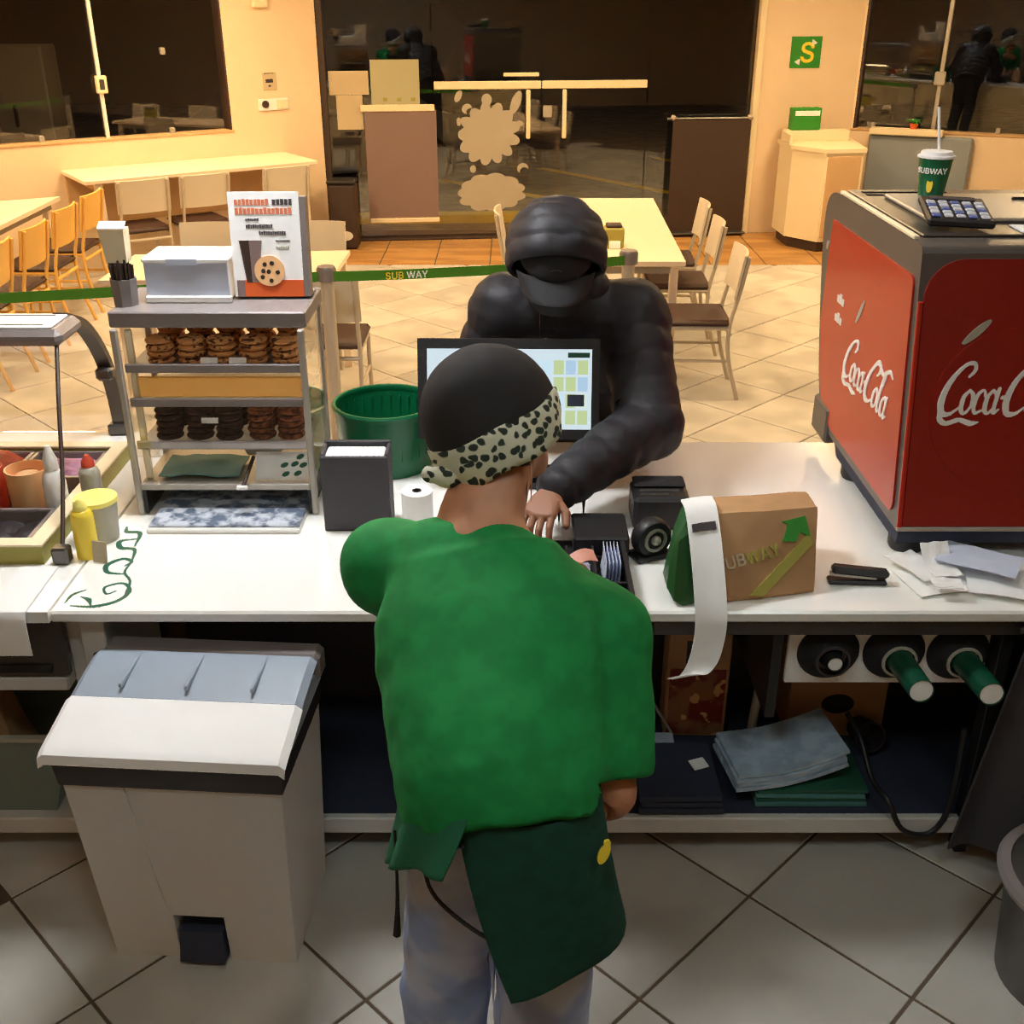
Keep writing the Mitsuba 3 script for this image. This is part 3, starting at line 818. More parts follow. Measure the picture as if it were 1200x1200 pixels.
# sandwich unit left of it
k = thing('sandwich_unit', 'white topped sandwich unit with food wells at the left end of the counter', 'counter')
well = rect(-3.0, -1.285, 2.62, 3.30)
part(k, 'worktop', mv(prism(rect(-3.2, -1.158, 2.345, 3.48).difference(well), 0.032), 0, 0, CT - 0.032), 'm_worktop')
part(k, 'well_rim', mv(prism(well.buffer(0.025, join_style=2).difference(well.buffer(-0.012, join_style=2)), 0.055), 0, 0, CT), 'm_olive', label='olive raised rim of the food wells')
part(k, 'rim_top', mv(prism(well.buffer(0.03, join_style=2).difference(well.buffer(-0.014, join_style=2)), 0.006), 0, 0, CT + 0.055), 'm_cream')
part(k, 'well_floor', box(-3.0, -1.29, 2.625, 3.295, 0.62, 0.64), 'm_greymetal')
part(k, 'back_ledge', box(-3.0, -1.158, 3.34, 3.475, CT, CT + 0.04, 0.006), 'm_white')
part(k, 'fascia', box(-3.2, -1.16, 2.40, 2.42, 0.625, CT - 0.034), 'm_steel_dark')
part(k, 'drawer_gap', box(-3.2, -1.20, 2.392, 2.399, 0.635, 0.66, 0.003), 'm_black')
part(k, 'middle_shelf', box(-3.2, -1.17, 2.40, 3.0, 0.575, 0.615, 0.004), 'm_binwhite')
part(k, 'bottom_shelf', box(-3.2, -1.12, 2.415, 3.0, 0.075, 0.13, 0.004), 'm_binwhite')
part(k, 'back_panel', box(-3.2, -1.12, 3.0, 3.03, 0.13, 0.61), 'm_under')
part(k, 'front_panel', box(-3.2, -1.12, 3.40, 3.44, 0.0, CT - 0.034), 'm_cream')
part(k, 'toe_kick', box(-3.2, -1.12, 2.58, 2.60, 0.0, 0.075), 'm_frame_dark')
part(k, 'end_panel', box(-1.165, -1.125, 2.44, 2.99, 0.13, CT - 0.034, 0.004), 'm_binwhite')


def pan(x0, x1, y0, y1, z, food_m, label, seed, dep=0.10, mound=0.035):
    kk = thing('food_pan', label, 'food pan', 'food pans in the sandwich unit')
    o = rect(x0, x1, y0, y1)
    part(kk, 'pan', cat(mv(prism(o.difference(o.buffer(-0.006)), dep), 0, 0, z - dep), mv(prism(o.buffer(-0.004), 0.006), 0, 0, z - dep), mv(prism(o.buffer(0.008).difference(o.buffer(-0.004)), 0.004), 0, 0, z)), 'm_greymetal')
    g = np.array([[(x, y, 0) for y in np.linspace(y0 + 0.008, y1 - 0.008, 18)] for x in np.linspace(x0 + 0.008, x1 - 0.008, 18)])
    e = np.minimum.reduce([(g[..., 0] - x0), x1 - g[..., 0], g[..., 1] - y0, y1 - g[..., 1]]) / 0.05
    g[..., 2] = z - 0.035 + mound * np.clip(e, 0, 1) + 0.022 * (meshkit.fbm(g * 38, 3, seed) - 0.5)
    part(kk, 'food', sheet(g, 0.006), food_m, kind='stuff')
    return kk


pan(-1.62, -1.33, 2.655, 2.86, 0.885, 'm_darkfood', 'food pan with dark contents nearest the rod of the glass guard', 1, mound=0.0)
pan(-1.98, -1.65, 2.655, 2.86, 0.885, 'm_tomato', 'food pan with red contents left of the dark pan', 2)
pan(-2.32, -2.01, 2.655, 2.86, 0.885, 'm_lettuce', 'food pan with green contents at the left end of the front row', 3)
pan(-1.53, -1.315, 3.075, 3.27, 0.895, 'm_onion', 'food pan with mauve contents in the back row beside the cookie case', 4)
pan(-1.76, -1.55, 3.075, 3.27, 0.895, 'm_tomato', 'food pan with orange red contents in the middle of the back row', 5, mound=0.06)
pan(-2.02, -1.79, 3.075, 3.27, 0.895, 'm_lettuce', 'food pan with lettuce in the back row at the left edge', 6, mound=0.06)


def tub(x, y, z, r, h, body_m, top_m, name, label, group=None, lid=None):
    kk = thing(name, label, 'tub', group)
    part(kk, 'body', lathe([(0, 0), (r * 0.86, 0), (r, h), (r * 0.93, h), (r * 0.80, 0.008), (0, 0.008)], 28, (x, y, z)), body_m, 40)
    if lid:
        part(kk, 'lid', lathe([(0, h + 0.012), (r * 1.05, h + 0.012), (r * 1.08, h), (r * 0.9, h - 0.002), (0, h - 0.002)], 28, (x, y, z)), top_m, 40)
    else:
        g = [(0, h * 0.97), (r * 0.5, h * 0.95), (r * 0.88, h * 0.86), (0, h * 0.86)]
        part(kk, 'food', lathe(g, 20, (x, y, z)), top_m, 40)
    return kk


tub(-1.435, 2.965, 0.645, 0.062, 0.33, 'm_orangefood', 'm_orangefood', 'sauce_tub', 'tall pale orange tub standing behind the dark food pan', 'orange tubs in the food well')
tub(-1.572, 2.965, 0.645, 0.062, 0.33, 'm_tomato', 'm_orangefood', 'sauce_tub', 'tall dark orange tub at the left edge behind the dark food pan', 'orange tubs in the food well')
tub(-1.158, 2.752, CT + 0.001, 0.056, 0.115, 'm_tubgrey', 'm_lidyellow', 'sauce_tub', 'small grey tub with a pale yellow lid beside the scroll print', lid=True)


def squeeze(x, y, z, r, h, body_m, cap_m, label, fill=None):
    kk = thing('squeeze_bottle', label, 'bottle', 'squeeze bottles by the glass guard')
    part(kk, 'body', lathe([(0, 0), (r, 0), (r, h * 0.72), (r * 0.8, h * 0.8), (r * 0.5, h * 0.83), (0, h * 0.83)], 22, (x, y, z)), body_m, 40)
    part(kk, 'cap', lathe([(0, h * 0.83), (r * 0.62, h * 0.83), (r * 0.6, h * 0.9), (r * 0.2, h), (0, h)], 18, (x, y, z)), cap_m, 40)


squeeze(-1.338, 2.915, 0.645, 0.034, 0.42, 'm_paper', 'm_white', 'white squeeze bottle left of the thin rod')
squeeze(-1.215, 2.88, CT + 0.001, 0.030, 0.20, 'm_tubgrey', 'm_tomato', 'clear grey squeeze bottle with a dark red cap')
squeeze(-1.158, 2.645, CT + 0.001, 0.030, 0.17, 'm_yellow', 'm_lidyellow', 'yellow squeeze bottle in front of the tub with the yellow lid')
k = thing('sauce_card', 'small cream card leaning on the yellow squeeze bottle', 'card')
put(k, on(box(-0.022, 0.022, 0, 0.06, 0, 0.003), (1, -0.3, 0), (0, 0.15, 1), (-1.112, 2.606, CT + 0.001)), 'm_paper_beige')

# glass guard over the sandwich unit
k = thing('sneeze_guard', 'curved glass guard with a steel arm and a boxy light rail over the sandwich unit', 'glass guard')
arc = spline([(3.13, 1.385), (3.27, 1.32), (3.38, 1.20), (3.44, 1.06), (3.462, 0.894)], 7)
part(k, 'glass', sheet(np.array([[(x, y, z) for y, z in arc] for x in np.linspace(-3.0, -1.345, 6)]), 0.006), 'm_pane')
part(k, 'arm', sheet(np.array([[(x, y, z) for y, z in arc] for x in (-1.345, -1.30)]), 0.022), 'm_steel_dark')
part(k, 'arm_joint', box(-1.35, -1.295, 3.375, 3.42, 1.10, 1.145, 0.01), 'm_steel_dark')
part(k, 'arm_foot', box(-1.36, -1.285, 3.43, 3.474, CT + 0.0405, CT + 0.08, 0.006), 'm_steel_dark')
lk = part(k, 'light_rail', box(-3.0, -1.27, 2.98, 3.16, 1.335, 1.385, 0.018), 'm_greymetal')
part(lk, 'rail_cover', box(-2.95, -1.30, 3.0, 3.14, 1.385, 1.391, 0.003), 'm_white')
part(lk, 'rail_line', box(-2.95, -1.33, 3.018, 3.024, 1.391, 1.393), 'm_steel_dark')
part(lk, 'rail_line', box(-2.95, -1.33, 3.114, 3.12, 1.391, 1.393), 'm_steel_dark')
part(k, 'rod', tube([(-1.292, 3.0, 1.34), (-1.262, 2.87, 1.20), (-1.235, 2.74, 1.02), (-1.21, 2.60, 0.875)], 0.006, 8, 5), 'm_frame_dark')
part(k, 'rod_foot', box(-1.235, -1.19, 2.585, 2.625, CT + 0.001, 0.90, 0.006), 'm_steel_dark')
g = []
for t in np.linspace(0, 1, 14):
    y, z = (2.575 - 0.243 * t / 0.55, CT + 0.004) if t < 0.55 else (2.330 - 0.012 * math.sin((t - 0.55) / 0.45 * PI * 0.5) , CT + 0.004 - (t - 0.55) / 0.45 * 0.115)
    g.append([(x + 0.012 * t, y, z) for x in np.linspace(-1.315, -1.215, 6)])
solo('paper_sheet', sheet(np.array(g), 0.002), 'm_paper', 'white paper strip hanging over the edge of the sandwich unit', 'paper', smooth=40)

# translucent tub with a paper bag on the unit's bottom shelf
k = thing('storage_tub', 'translucent grey storage tub on the bottom shelf at the left edge', 'tub')
o0, o1 = rect(-1.75, -1.30, 2.45, 2.80), rect(-1.80, -1.25, 2.43, 2.84)


def taper(x0, x1, y0, y1, z0, X0, X1, Y0, Y1, z1):
    return Manifold.hull_points(np.array([(x0, y0, z0), (x1, y0, z0), (x1, y1, z0), (x0, y1, z0), (X0, Y0, z1), (X1, Y0, z1), (X1, Y1, z1), (X0, Y1, z1)], float))


part(k, 'body', tri(taper(-1.75, -1.30, 2.45, 2.80, 0.131, -1.80, -1.22, 2.425, 2.84, 0.40) - taper(-1.744, -1.306, 2.456, 2.794, 0.137, -1.794, -1.226, 2.431, 2.834, 0.41)), 'm_greyclear')
part(k, 'rim', mv(prism(rect(-1.81, -1.21, 2.415, 2.85).difference(rect(-1.792, -1.228, 2.433, 2.832)), 0.012), 0, 0, 0.395), 'm_tubgrey')
bagm = tri(taper(-1.70, -1.42, 2.51, 2.68, 0.155, -1.70, -1.46, 2.56, 2.62, 0.50).refine_to_length(0.03))
bagm.vertices += 0.02 * (np.stack([meshkit.fbm(bagm.vertices * 9, 3, s) for s in (1, 2, 3)], 1) - 0.5)
solo('paper_bag', bagm, 'm_kraft', 'plain brown paper bag standing in the translucent tub', 'bag', smooth=30)

# pedal bin
k = thing('pedal_bin', 'large white pedal bin with a grey and white lid and a dark liner edge', 'bin')
place = lambda m: mv(rz(m, -4), -0.785, 2.04)  # noqa: E731
bd = taper(-0.235, 0.235, 0.0, 0.33, 0.0, -0.262, 0.262, -0.045, 0.335, 0.67)
bd = bd - Manifold.hull_points(np.array([(x, y, z) for x in (-0.065, 0.065) for y in (-0.1, 0.16) for z in (-0.02, 0.155)], float))
bd = bd - Manifold.hull_points(np.array([(x, y, z) for (x, z, y) in [(-0.075, 0.158, -0.1), (-0.068, 0.158, -0.1), (-0.118, 0.60, -0.1), (-0.111, 0.60, -0.1), (-0.075, 0.158, -0.0085), (-0.068, 0.158, -0.0085), (-0.118, 0.60, -0.036), (-0.111, 0.60, -0.036)]], float))
part(k, 'body', place(tri(bd)), 'm_binwhite')
part(k, 'liner', place(tri(taper(-0.264, 0.264, -0.047, 0.337, 0.585, -0.27, 0.27, -0.055, 0.34, 0.672))), 'm_binliner', label='dark liner edge')
part(k, 'pedal', place(tri(taper(-0.058, 0.058, -0.03, 0.14, 0.015, -0.055, 0.055, -0.01, 0.14, 0.10))), 'm_navy')


def slab(pr, x0, x1, th, edge=0.012):
    """A lid panel: profile line (y, z) swept from x0 to x1."""
    g = np.array([[(x, y, z - (edge if i in (0, 8) else 0)) for y, z in pr] for i, x in enumerate(np.r_[x0, np.linspace(x0 + 0.012, x1 - 0.012, 7), x1])])
    return sheet(g, th)


part(k, 'front_flap', place(slab([(-0.075, 0.668), (-0.07, 0.688), (-0.055, 0.695), (0.03, 0.712), (0.098, 0.726)], -0.282, 0.282, 0.014)), 'm_paper', 30, label='white front flap')
part(k, 'rear_flap', place(slab([(0.102, 0.724), (0.18, 0.738), (0.255, 0.748), (0.27, 0.746)], -0.278, 0.278, 0.014)), 'm_binlid', 30, label='blue grey rear flap')
part(k, 'hinge_bar', place(box(-0.27, 0.285, 0.272, 0.345, 0.675, 0.752, 0.012)), 'm_greymetal')
part(k, 'lid_rim', place(tri(taper(-0.28, 0.28, -0.06, 0.30, 0.673, -0.272, 0.272, 0.0, 0.30, 0.70))), 'm_binlid')
for x in (-0.16, 0.0, 0.16):
    part(k, 'rib', place(box(x - 0.004, x + 0.004, 0.12, 0.262, 0.742, 0.756, 0.002)), 'm_binlid')

# ------------------------------------------------------------------ cookie case and what stands on it
k = thing('cookie_case', 'glass display case of cookies with a grey metal top on the counter', 'display case')
X0, X1, Y0, Y1 = -1.10, -0.57, 2.90, 3.20
part(k, 'top', box(X0 - 0.005, X1 + 0.005, Y0 + 0.02, Y1, 1.41, 1.455, 0.004), 'm_greymetal')
for x, y in ((X0, Y0), (X1 - 0.018, Y0), (X0, Y1 - 0.018), (X1 - 0.018, Y1 - 0.018)):
    part(k, 'post', box(x, x + 0.018, y, y + 0.018, CT + 0.001, 1.41, 0.003), 'm_steel')
part(k, 'side_post', box(X0 + 0.026, X0 + 0.046, Y0 + 0.035, Y0 + 0.05, 0.951, 1.40, 0.004), 'm_cream')
part(k, 'deck', box(X0 + 0.018, X1 - 0.018, Y0, Y1, 0.93, 0.95, 0.003), 'm_steel')
for x in (X0 + 0.019, X1 - 0.029):
    part(k, 'side_panel', box(x, x + 0.010, Y0 + 0.01, Y1 - 0.02, 0.852, 0.93), 'm_black')
part(k, 'rear_panel', box(X0 + 0.03, X1 - 0.03, Y1 - 0.03, Y1 - 0.02, 0.852, 0.93), 'm_black')
for n, (z, m) in enumerate(((1.285, 'm_greymetal'), (1.185, 'm_steel'), (1.055, 'm_steel'))):
    part(k, 'shelf', box(X0 + 0.02, X1 - 0.02, Y0 + 0.03, Y1 - 0.02, z, z + 0.008, 0.002), 'm_acrylic' if n else m)
    part(k, 'shelf_lip', box(X0 + 0.02, X1 - 0.02, Y0 + 0.018, Y0 + 0.029, z - 0.004, z + 0.022, 0.003), 'm_greymetal')
part(k, 'lit_strip', box(X0 + 0.05, X1 - 0.02, Y0 + 0.02, Y0 + 0.03, 1.21, 1.27, 0.004), 'm_lit_strip', label='orange strip painted like a glow across the case')  # orange colour painted in for a glowing band inside the case
for x in (X0 + 0.005, X1 - 0.009):
    part(k, 'side_glass', mv(trimesh.creation.box((0.004, Y1 - Y0 - 0.04, 0.45)), x + 0.002, (Y0 + Y1) / 2, 1.182), 'm_pane')
part(k, 'front_glass', mv(trimesh.creation.box((X1 - X0 - 0.04, 0.004, 0.13)), (X0 + X1) / 2, Y0 + 0.008, 1.125), 'm_pane')
part(k, 'rear_glass', mv(trimesh.creation.box((X1 - X0 - 0.04, 0.004, 0.45)), (X0 + X1) / 2, Y1 - 0.01, 1.182), 'm_pane')


def cookie_mesh(r, h, seed):
    m = lathe([(0, 0), (r * 0.9, 0), (r, h * 0.4), (r * 0.86, h * 0.85), (r * 0.4, h), (0, h)], 18)
    m.vertices += 0.003 * (np.stack([meshkit.fbm(m.vertices * 60, 2, seed + s) for s in (0, 3, 6)], 1) - 0.5)
    return m


COOK = {m: mikit.ply(cookie_mesh(0.040, 0.016, 5), m, 40) for m in ('m_cookie', 'm_cookie_dark', 'm_cookie_brown')}


NTH = ['first', 'second', 'third', 'fourth', 'fifth']


def cookies(m, zs, xs, ys, kind, where, group):
    for ix, x in enumerate(xs):
        for iy, y in enumerate(ys):
            for j in range(zs[1]):
                lv = 'top' if j == zs[1] - 1 else 'bottom' if j == 0 else NTH[zs[1] - 1 - j] + ' from top'
                kk = thing('cookie', f"{kind} cookie, {lv} of {NTH[ix]} {('front', 'back')[iy]} stack from left, {where}", 'cookie', group)
                jx, jy = rng.uniform(-0.003, 0.003, 2)
                scene[kk] = {**COOK[m], 'to_world': T().translate([x + jx, y + jy, zs[0] + 0.0192 * j]).rotate([0, 0, 1], float(rng.uniform(0, 360))).rotate([1, 0, 0], float(rng.uniform(-1.2, 1.2)))}


cookies('m_cookie', (1.296, 4), (-0.995, -0.907, -0.819, -0.731, -0.643), (2.985, 3.10), 'pale chip', 'top shelf', 'chocolate chip cookies on the top shelf')
cookies('m_cookie_dark', (1.066, 5), (-1.0, -0.912, -0.824), (2.99, 3.10), 'dark', 'middle shelf', 'dark cookies on the middle shelf')
cookies('m_cookie_brown', (1.066, 5), (-0.732, -0.644), (2.99, 3.10), 'brown', 'middle shelf', 'brown cookies on the middle shelf')
for x, z, lab in ((-0.865, 1.135, 'white price tag in front of the dark cookies'), (-0.845, 1.315, 'white price tag at the left of the top shelf'), (-0.765, 1.315, 'second white price tag on the top shelf')):
    kk = thing('price_tag', lab, 'tag', 'price tags in the cookie case')
    put(kk, on(box(-0.024, 0.024, -0.008, 0.008, 0, 0.002), (1, 0, 0), (0, 0.3, 1), (x, 2.934 if z < 1.2 else 2.931, z)), 'm_paper')
napk = sheet(np.array([[(x, y, 0.958 + 0.016 * meshkit.fbm(np.array([x * 14, y * 14, 0]), 3, 2)) for y in np.linspace(2.93, 3.08, 12)] for x in np.linspace(-1.035, -0.80, 22)]), 0.004)
solo('film_sheets', napk, 'm_teal', 'crumpled teal film sheets on the bottom of the glass case', 'film', smooth=40)
k = thing('allergen_card', 'white card with green leaf prints on the bottom right of the glass case', 'card')
part(k, 'card', on(box(0, 0.155, 0, 0.085, 0, 0.003), (1, 0, 0), (0, 0.6, 0.8), (-0.752, 2.925, 0.952)), 'm_paper')
for x, y in ((0.09, 0.018), (0.125, 0.02), (0.085, 0.045), (0.115, 0.048), (0.14, 0.045), (0.13, 0.07)):
    part(k, 'print', on(mv(prism(drop(0, 0, .012, .007, 25), 0.001), x, y, 0.003), (1, 0, 0), (0, 0.6, 0.8), (-0.752, 2.925, 0.952)), 'm_scroll')
k = thing('serving_tongs', 'dark serving tongs with a flat grey blade leaning out of the glass case', 'tongs')
part(k, 'handle', tube([(-0.775, 2.868, 0.958), (-0.772, 2.89, 0.966), (-0.768, 2.94, 0.985), (-0.765, 2.985, 1.0)], 0.006, 8, 4), 'm_frame_dark', 40)
part(k, 'tip', mv(box(-0.016, 0.016, -0.006, 0.006, -0.006, 0.006, 0.003), -0.776, 2.862, 0.956), 'm_paper')
part(k, 'blade', on(mv(prism(Polygon([(-.05, 0), (.03, 0), (.07, .03), (.05, .05), (-.03, .055), (-.07, .03)]), 0.004), 0, 0, 0), (1, 0, 0), (0, 0.75, 0.66), (-0.73, 2.985, 1.006)), 'm_tubgrey')
k = thing('stone_tray', 'flat tray with a speckled grey stone pattern in front of the cookie case', 'tray')
part(k, 'top', box(-1.035, -0.605, 2.785, 3.10, 0.866, 0.874, 0.003), 'm_stone')
part(k, 'edge', box(-1.040, -0.604, 2.775, 3.11, 0.8505, 0.866, 0.004), 'm_white')

k = thing('straw_holder', 'tall holder of dark straws with a cream top on the cookie case', 'holder')
part(k, 'cup', lathe([(0, 0), (0.034, 0), (0.038, 0.075), (0.034, 0.075), (0.03, 0.006), (0, 0.006)], 8, (-1.075, 3.0, 1.455)), 'm_greymetal')
for i in range(24):
    a, r = i * 2.4, 0.0048 * math.sqrt(i)
    part(k, 'straw', tube([(-1.075 + r * math.cos(a), 3.0 + r * math.sin(a), 1.465), (-1.078 + 1.5 * r * math.cos(a), 3.0 + 1.5 * r * math.sin(a), 1.575 + 0.01 * math.sin(i * 5))], 0.0036, 6), 'm_frame_dark')
part(k, 'sleeve', tri(taper(-1.105, -1.05, 2.98, 3.02, 1.575, -1.115, -1.047, 2.975, 3.025, 1.665)), 'm_cream')
part(k, 'sleeve_flap', on(box(-0.036, 0.036, 0, 0.03, 0, 0.003), (1, 0, 0), (0, 0.8, 0.5), (-1.08, 2.975, 1.666)), 'm_paper')
k = thing('napkin_box', 'pale blue box with white rims beside the promotion sign on the cookie case', 'box')
part(k, 'front', box(-1.02, -0.79, 3.02, 3.028, 1.475, 1.575), 'm_paper_blue')
part(k, 'body', box(-1.018, -0.792, 3.028, 3.17, 1.456, 1.566, 0.004), 'm_paper')
part(k, 'bottom_rim', box(-1.025, -0.785, 3.01, 3.03, 1.456, 1.475, 0.003), 'm_white')
part(k, 'top_rim', box(-1.025, -0.785, 3.015, 3.175, 1.566, 1.58, 0.004), 'm_white')
part(k, 'tab', box(-0.955, -0.87, 3.012, 3.016, 1.562, 1.578), 'm_paper_blue')
k = thing('promotion_sign', 'white promotion sign with a printed cookie, cup and orange band on the cookie case', 'sign')
SG = ((1, 0.02, 0), (0, 0.10, 1), (-0.783, 3.055, 1.463))
sg = lambda m: on(m, *SG)  # noqa: E731
part(k, 'board', sg(box(0.0, 0.195, 0.0, 0.285, -0.008, 0.0)), 'm_paper')
part(k, 'support', sg(box(0.195, 0.212, 0.0, 0.272, -0.05, 0.0)), 'm_greymetal')
part(k, 'foot', sg(box(0.0, 0.212, 0.0, 0.006, -0.10, -0.008)), 'm_greymetal')
part(k, 'band', sg(box(0.012, 0.195, 0.0, 0.046, 0.0, 0.002)), 'm_orange')
part(k, 'band_dark_end', sg(box(0.008, 0.03, 0.0, 0.046, 0.0, 0.0025)), 'm_banner')  # darker left end of the printed band
r2 = np.random.default_rng(3)


def letter_row(x, y, n, h, w, m):
    for i in range(n):
        hh = h * r2.uniform(0.8, 1.0)
        part(k, 'lettering', sg(box(x + i * w * 1.25, x + i * w * 1.25 + w, y, y + hh, 0.0, 0.0015)), m)


letter_row(0.018, 0.250, 9, 0.018, 0.0085, 'm_ink_orange')
letter_row(0.122, 0.250, 5, 0.018, 0.009, 'm_ink')
letter_row(0.018, 0.226, 14, 0.018, 0.009, 'm_ink_orange')
letter_row(0.045, 0.208, 6, 0.007, 0.005, 'm_ink')
letter_row(0.045, 0.188, 12, 0.011, 0.005, 'm_ink')
letter_row(0.08, 0.170, 12, 0.011, 0.005, 'm_ink')
letter_row(0.125, 0.152, 8, 0.004, 0.004, 'm_ink')
letter_row(0.125, 0.132, 6, 0.007, 0.005, 'm_tubgrey')
part(k, 'cup_print', sg(mv(prism([(0.022, 0.155), (0.085, 0.155), (0.072, 0.04), (0.036, 0.04)], 0.002), 0, 0, 0.0005)), 'm_banner')
part(k, 'cup_print', sg(mv(prism([(0.024, 0.155), (0.05, 0.155), (0.052, 0.04), (0.038, 0.04)], 0.0022), 0, 0, 0.0008)), 'm_frame_dark')
part(k, 'cookie_print', sg(mv(prism(Point(0.102, 0.072).buffer(0.042, 20), 0.003), 0, 0, 0.0025)), 'm_orangefood')
for x, y in ((0.09, 0.09), (0.11, 0.093), (0.125, 0.068), (0.10, 0.07), (0.082, 0.055), (0.106, 0.045), (0.085, 0.072)):
    part(k, 'chip_print', sg(mv(prism(Point(x, y).buffer(0.006, 5), 0.001), 0, 0, 0.0055)), 'm_frame_dark')

# ------------------------------------------------------------------ things on the counter
k = thing('napkin_dispenser', 'black upright box holding white napkins beside the green basket', 'box')
part(k, 'box', cat(box(-0.535, -0.345, 2.795, 2.805, CT, 1.08, 0.003), box(-0.535, -0.345, 2.89, 2.90, CT, 1.09, 0.003), box(-0.535, -0.525, 2.805, 2.89, CT, 1.085, 0.003), box(-0.355, -0.345, 2.805, 2.89, CT, 1.085, 0.003), box(-0.53, -0.35, 2.80, 2.895, CT, CT + 0.01)), 'm_under')
part(k, 'napkins', box(-0.522, -0.358, 2.808, 2.882, CT + 0.011, 1.077, 0.004), 'm_paper', kind='stuff')
k = thing('round_basket', 'round green plastic basket standing behind the black napkin box', 'basket')
bx, by = -0.405, 3.300
part(k, 'body', lathe([(0, 0.001), (0.146, 0.001), (0.164, 0.200), (0.158, 0.200), (0.141, 0.008), (0, 0.008)], 48, (bx, by, CT)), 'm_greenplastic', 40)
part(k, 'rim', lathe([(0.156, 0.195), (0.169, 0.195), (0.171, 0.207), (0.166, 0.214), (0.158, 0.214), (0.154, 0.207), (0.156, 0.195)], 48, (bx, by, CT)), 'm_greenplastic', 40)
for i in range(30):
    a = 2 * PI * i / 30
    part(k, 'rib', mv(rz(mv(box(-0.002, 0.002, -0.003, 0.003, 0.0, 0.12, 0.001), 0, 0.1525, 0), math.degrees(a)), bx, by, CT + 0.06), 'm_greenplastic')
k = thing('paper_roll', 'white till paper roll standing beside the black napkin box', 'paper roll')
part(k, 'paper', lathe([(0.013, 0), (0.044, 0), (0.044, 0.125), (0.013, 0.125), (0.013, 0)], 32, (-0.268, 2.80, CT)), 'm_paper', 40)
part(k, 'core', lathe([(0.0105, 0), (0.013, 0), (0.013, 0.127), (0.0105, 0.127), (0.0105, 0)], 20, (-0.268, 2.80, CT)), 'm_ink', 40)

k = thing('till_screen', 'till monitor with a lit screen facing the service side', 'monitor')
MS = ((1, -0.02, 0), (0, 0.28, 1), (-0.284, 3.085, 1.02))
ms = lambda m: on(m, *MS)  # noqa: E731
part(k, 'housing', ms(box(0, 0.545, 0, 0.30, -0.045, 0.0, 0.008)), 'm_frame_dark')
part(k, 'bezel', ms(mv(prism(rect(0, 0.545, 0, 0.30).difference(rect(0.028, 0.522, 0.03, 0.27)), 0.006), 0, 0, 0.0)), 'm_black')
dk = f'{k}__display'
scene[dk] = {**mikit.ply(ms(box(0.028, 0.522, 0.03, 0.27, 0.0, 0.002)), 'm_black'), 'emitter': {'type': 'area', 'sampling_weight': 0.1, 'radiance': {'type': 'rgb', 'value': [GAIN * 0.62, GAIN * 0.74, GAIN * 0.80]}}}
r3 = np.random.default_rng(5)
for i in range(6):
    for j in range(4):
        x, y = 0.30 + i * 0.036, 0.045 + j * 0.05
        scene[numbered(f'{k}__screen_button')] = {**mikit.ply(ms(box(x, x + 0.03, y, y + 0.042, 0.002, 0.003)), 'm_black'), 'emitter': {'type': 'area', 'sampling_weight': 0.004, 'radiance': {'type': 'rgb', 'value': [GAIN * c for c in [(0.50, 0.62, 0.30), (0.55, 0.75, 0.85), (0.66, 0.78, 0.68), (0.40, 0.58, 0.75)][int(r3.integers(4))]]}}}
part(k, 'screen_bar', ms(box(0.45, 0.50, 0.10, 0.135, 0.003, 0.004)), 'm_navy')
part(k, 'screen_bar', ms(box(0.45, 0.515, 0.245, 0.26, 0.002, 0.0035)), 'm_scroll')
part(k, 'stand', tri(taper(-0.03, 0.11, 3.15, 3.22, CT + 0.02, 0.0, 0.08, 3.165, 3.19, 1.10)), 'm_black')
part(k, 'foot', box(-0.06, 0.14, 3.08, 3.24, CT + 0.001, CT + 0.02, 0.006), 'm_black')
k = thing('receipt_printer', 'black receipt printer on the counter right of the till drawer', 'printer')
part(k, 'body', box(0.345, 0.505, 2.79, 2.935, CT + 0.0005, 0.955, 0.012), 'm_black')
part(k, 'cover', box(0.35, 0.50, 2.86, 2.93, 0.956, 0.966, 0.005), 'm_black_soft')
part(k, 'paper_slot', box(0.365, 0.48, 2.84, 2.853, 0.954, 0.958, 0.002), 'm_steel_dark')
part(k, 'button_strip', box(0.365, 0.445, 2.812, 2.825, 0.954, 0.957, 0.001), 'm_steel_dark')
k = thing('cash_till', 'black till with its drawer pulled open over the counter edge with banknotes inside', 'cash drawer')
part(k, 'case', box(-0.02, 0.315, 2.601, 2.70, CT + 0.0005, 0.872, 0.006), 'm_black')
part(k, 'cover', box(0.165, 0.315, 2.602, 2.762, 0.8725, 0.926, 0.006), 'm_black')
part(k, 'drawer', cat(box(0.0, 0.30, 2.26, 2.60, CT + 0.004, CT + 0.012), box(0.0, 0.012, 2.26, 2.60, CT + 0.012, 0.92), box(0.288, 0.30, 2.26, 2.60, CT + 0.012, 0.92), box(-0.015, 0.315, 2.245, 2.262, CT + 0.002, 0.918, 0.004), box(0.012, 0.288, 2.385, 2.393, CT + 0.012, 0.91)), 'm_black')
for x in (0.075, 0.145, 0.215):
    part(k, 'partition', box(x - 0.003, x + 0.003, 2.394, 2.60, CT + 0.012, 0.905), 'm_black_soft')
part(k, 'lock', on(trimesh.creation.cylinder(0.011, 0.006, sections=16), (1, 0, 0), (0, 0, 1), (0.275, 2.243, 0.90)), 'm_steel')
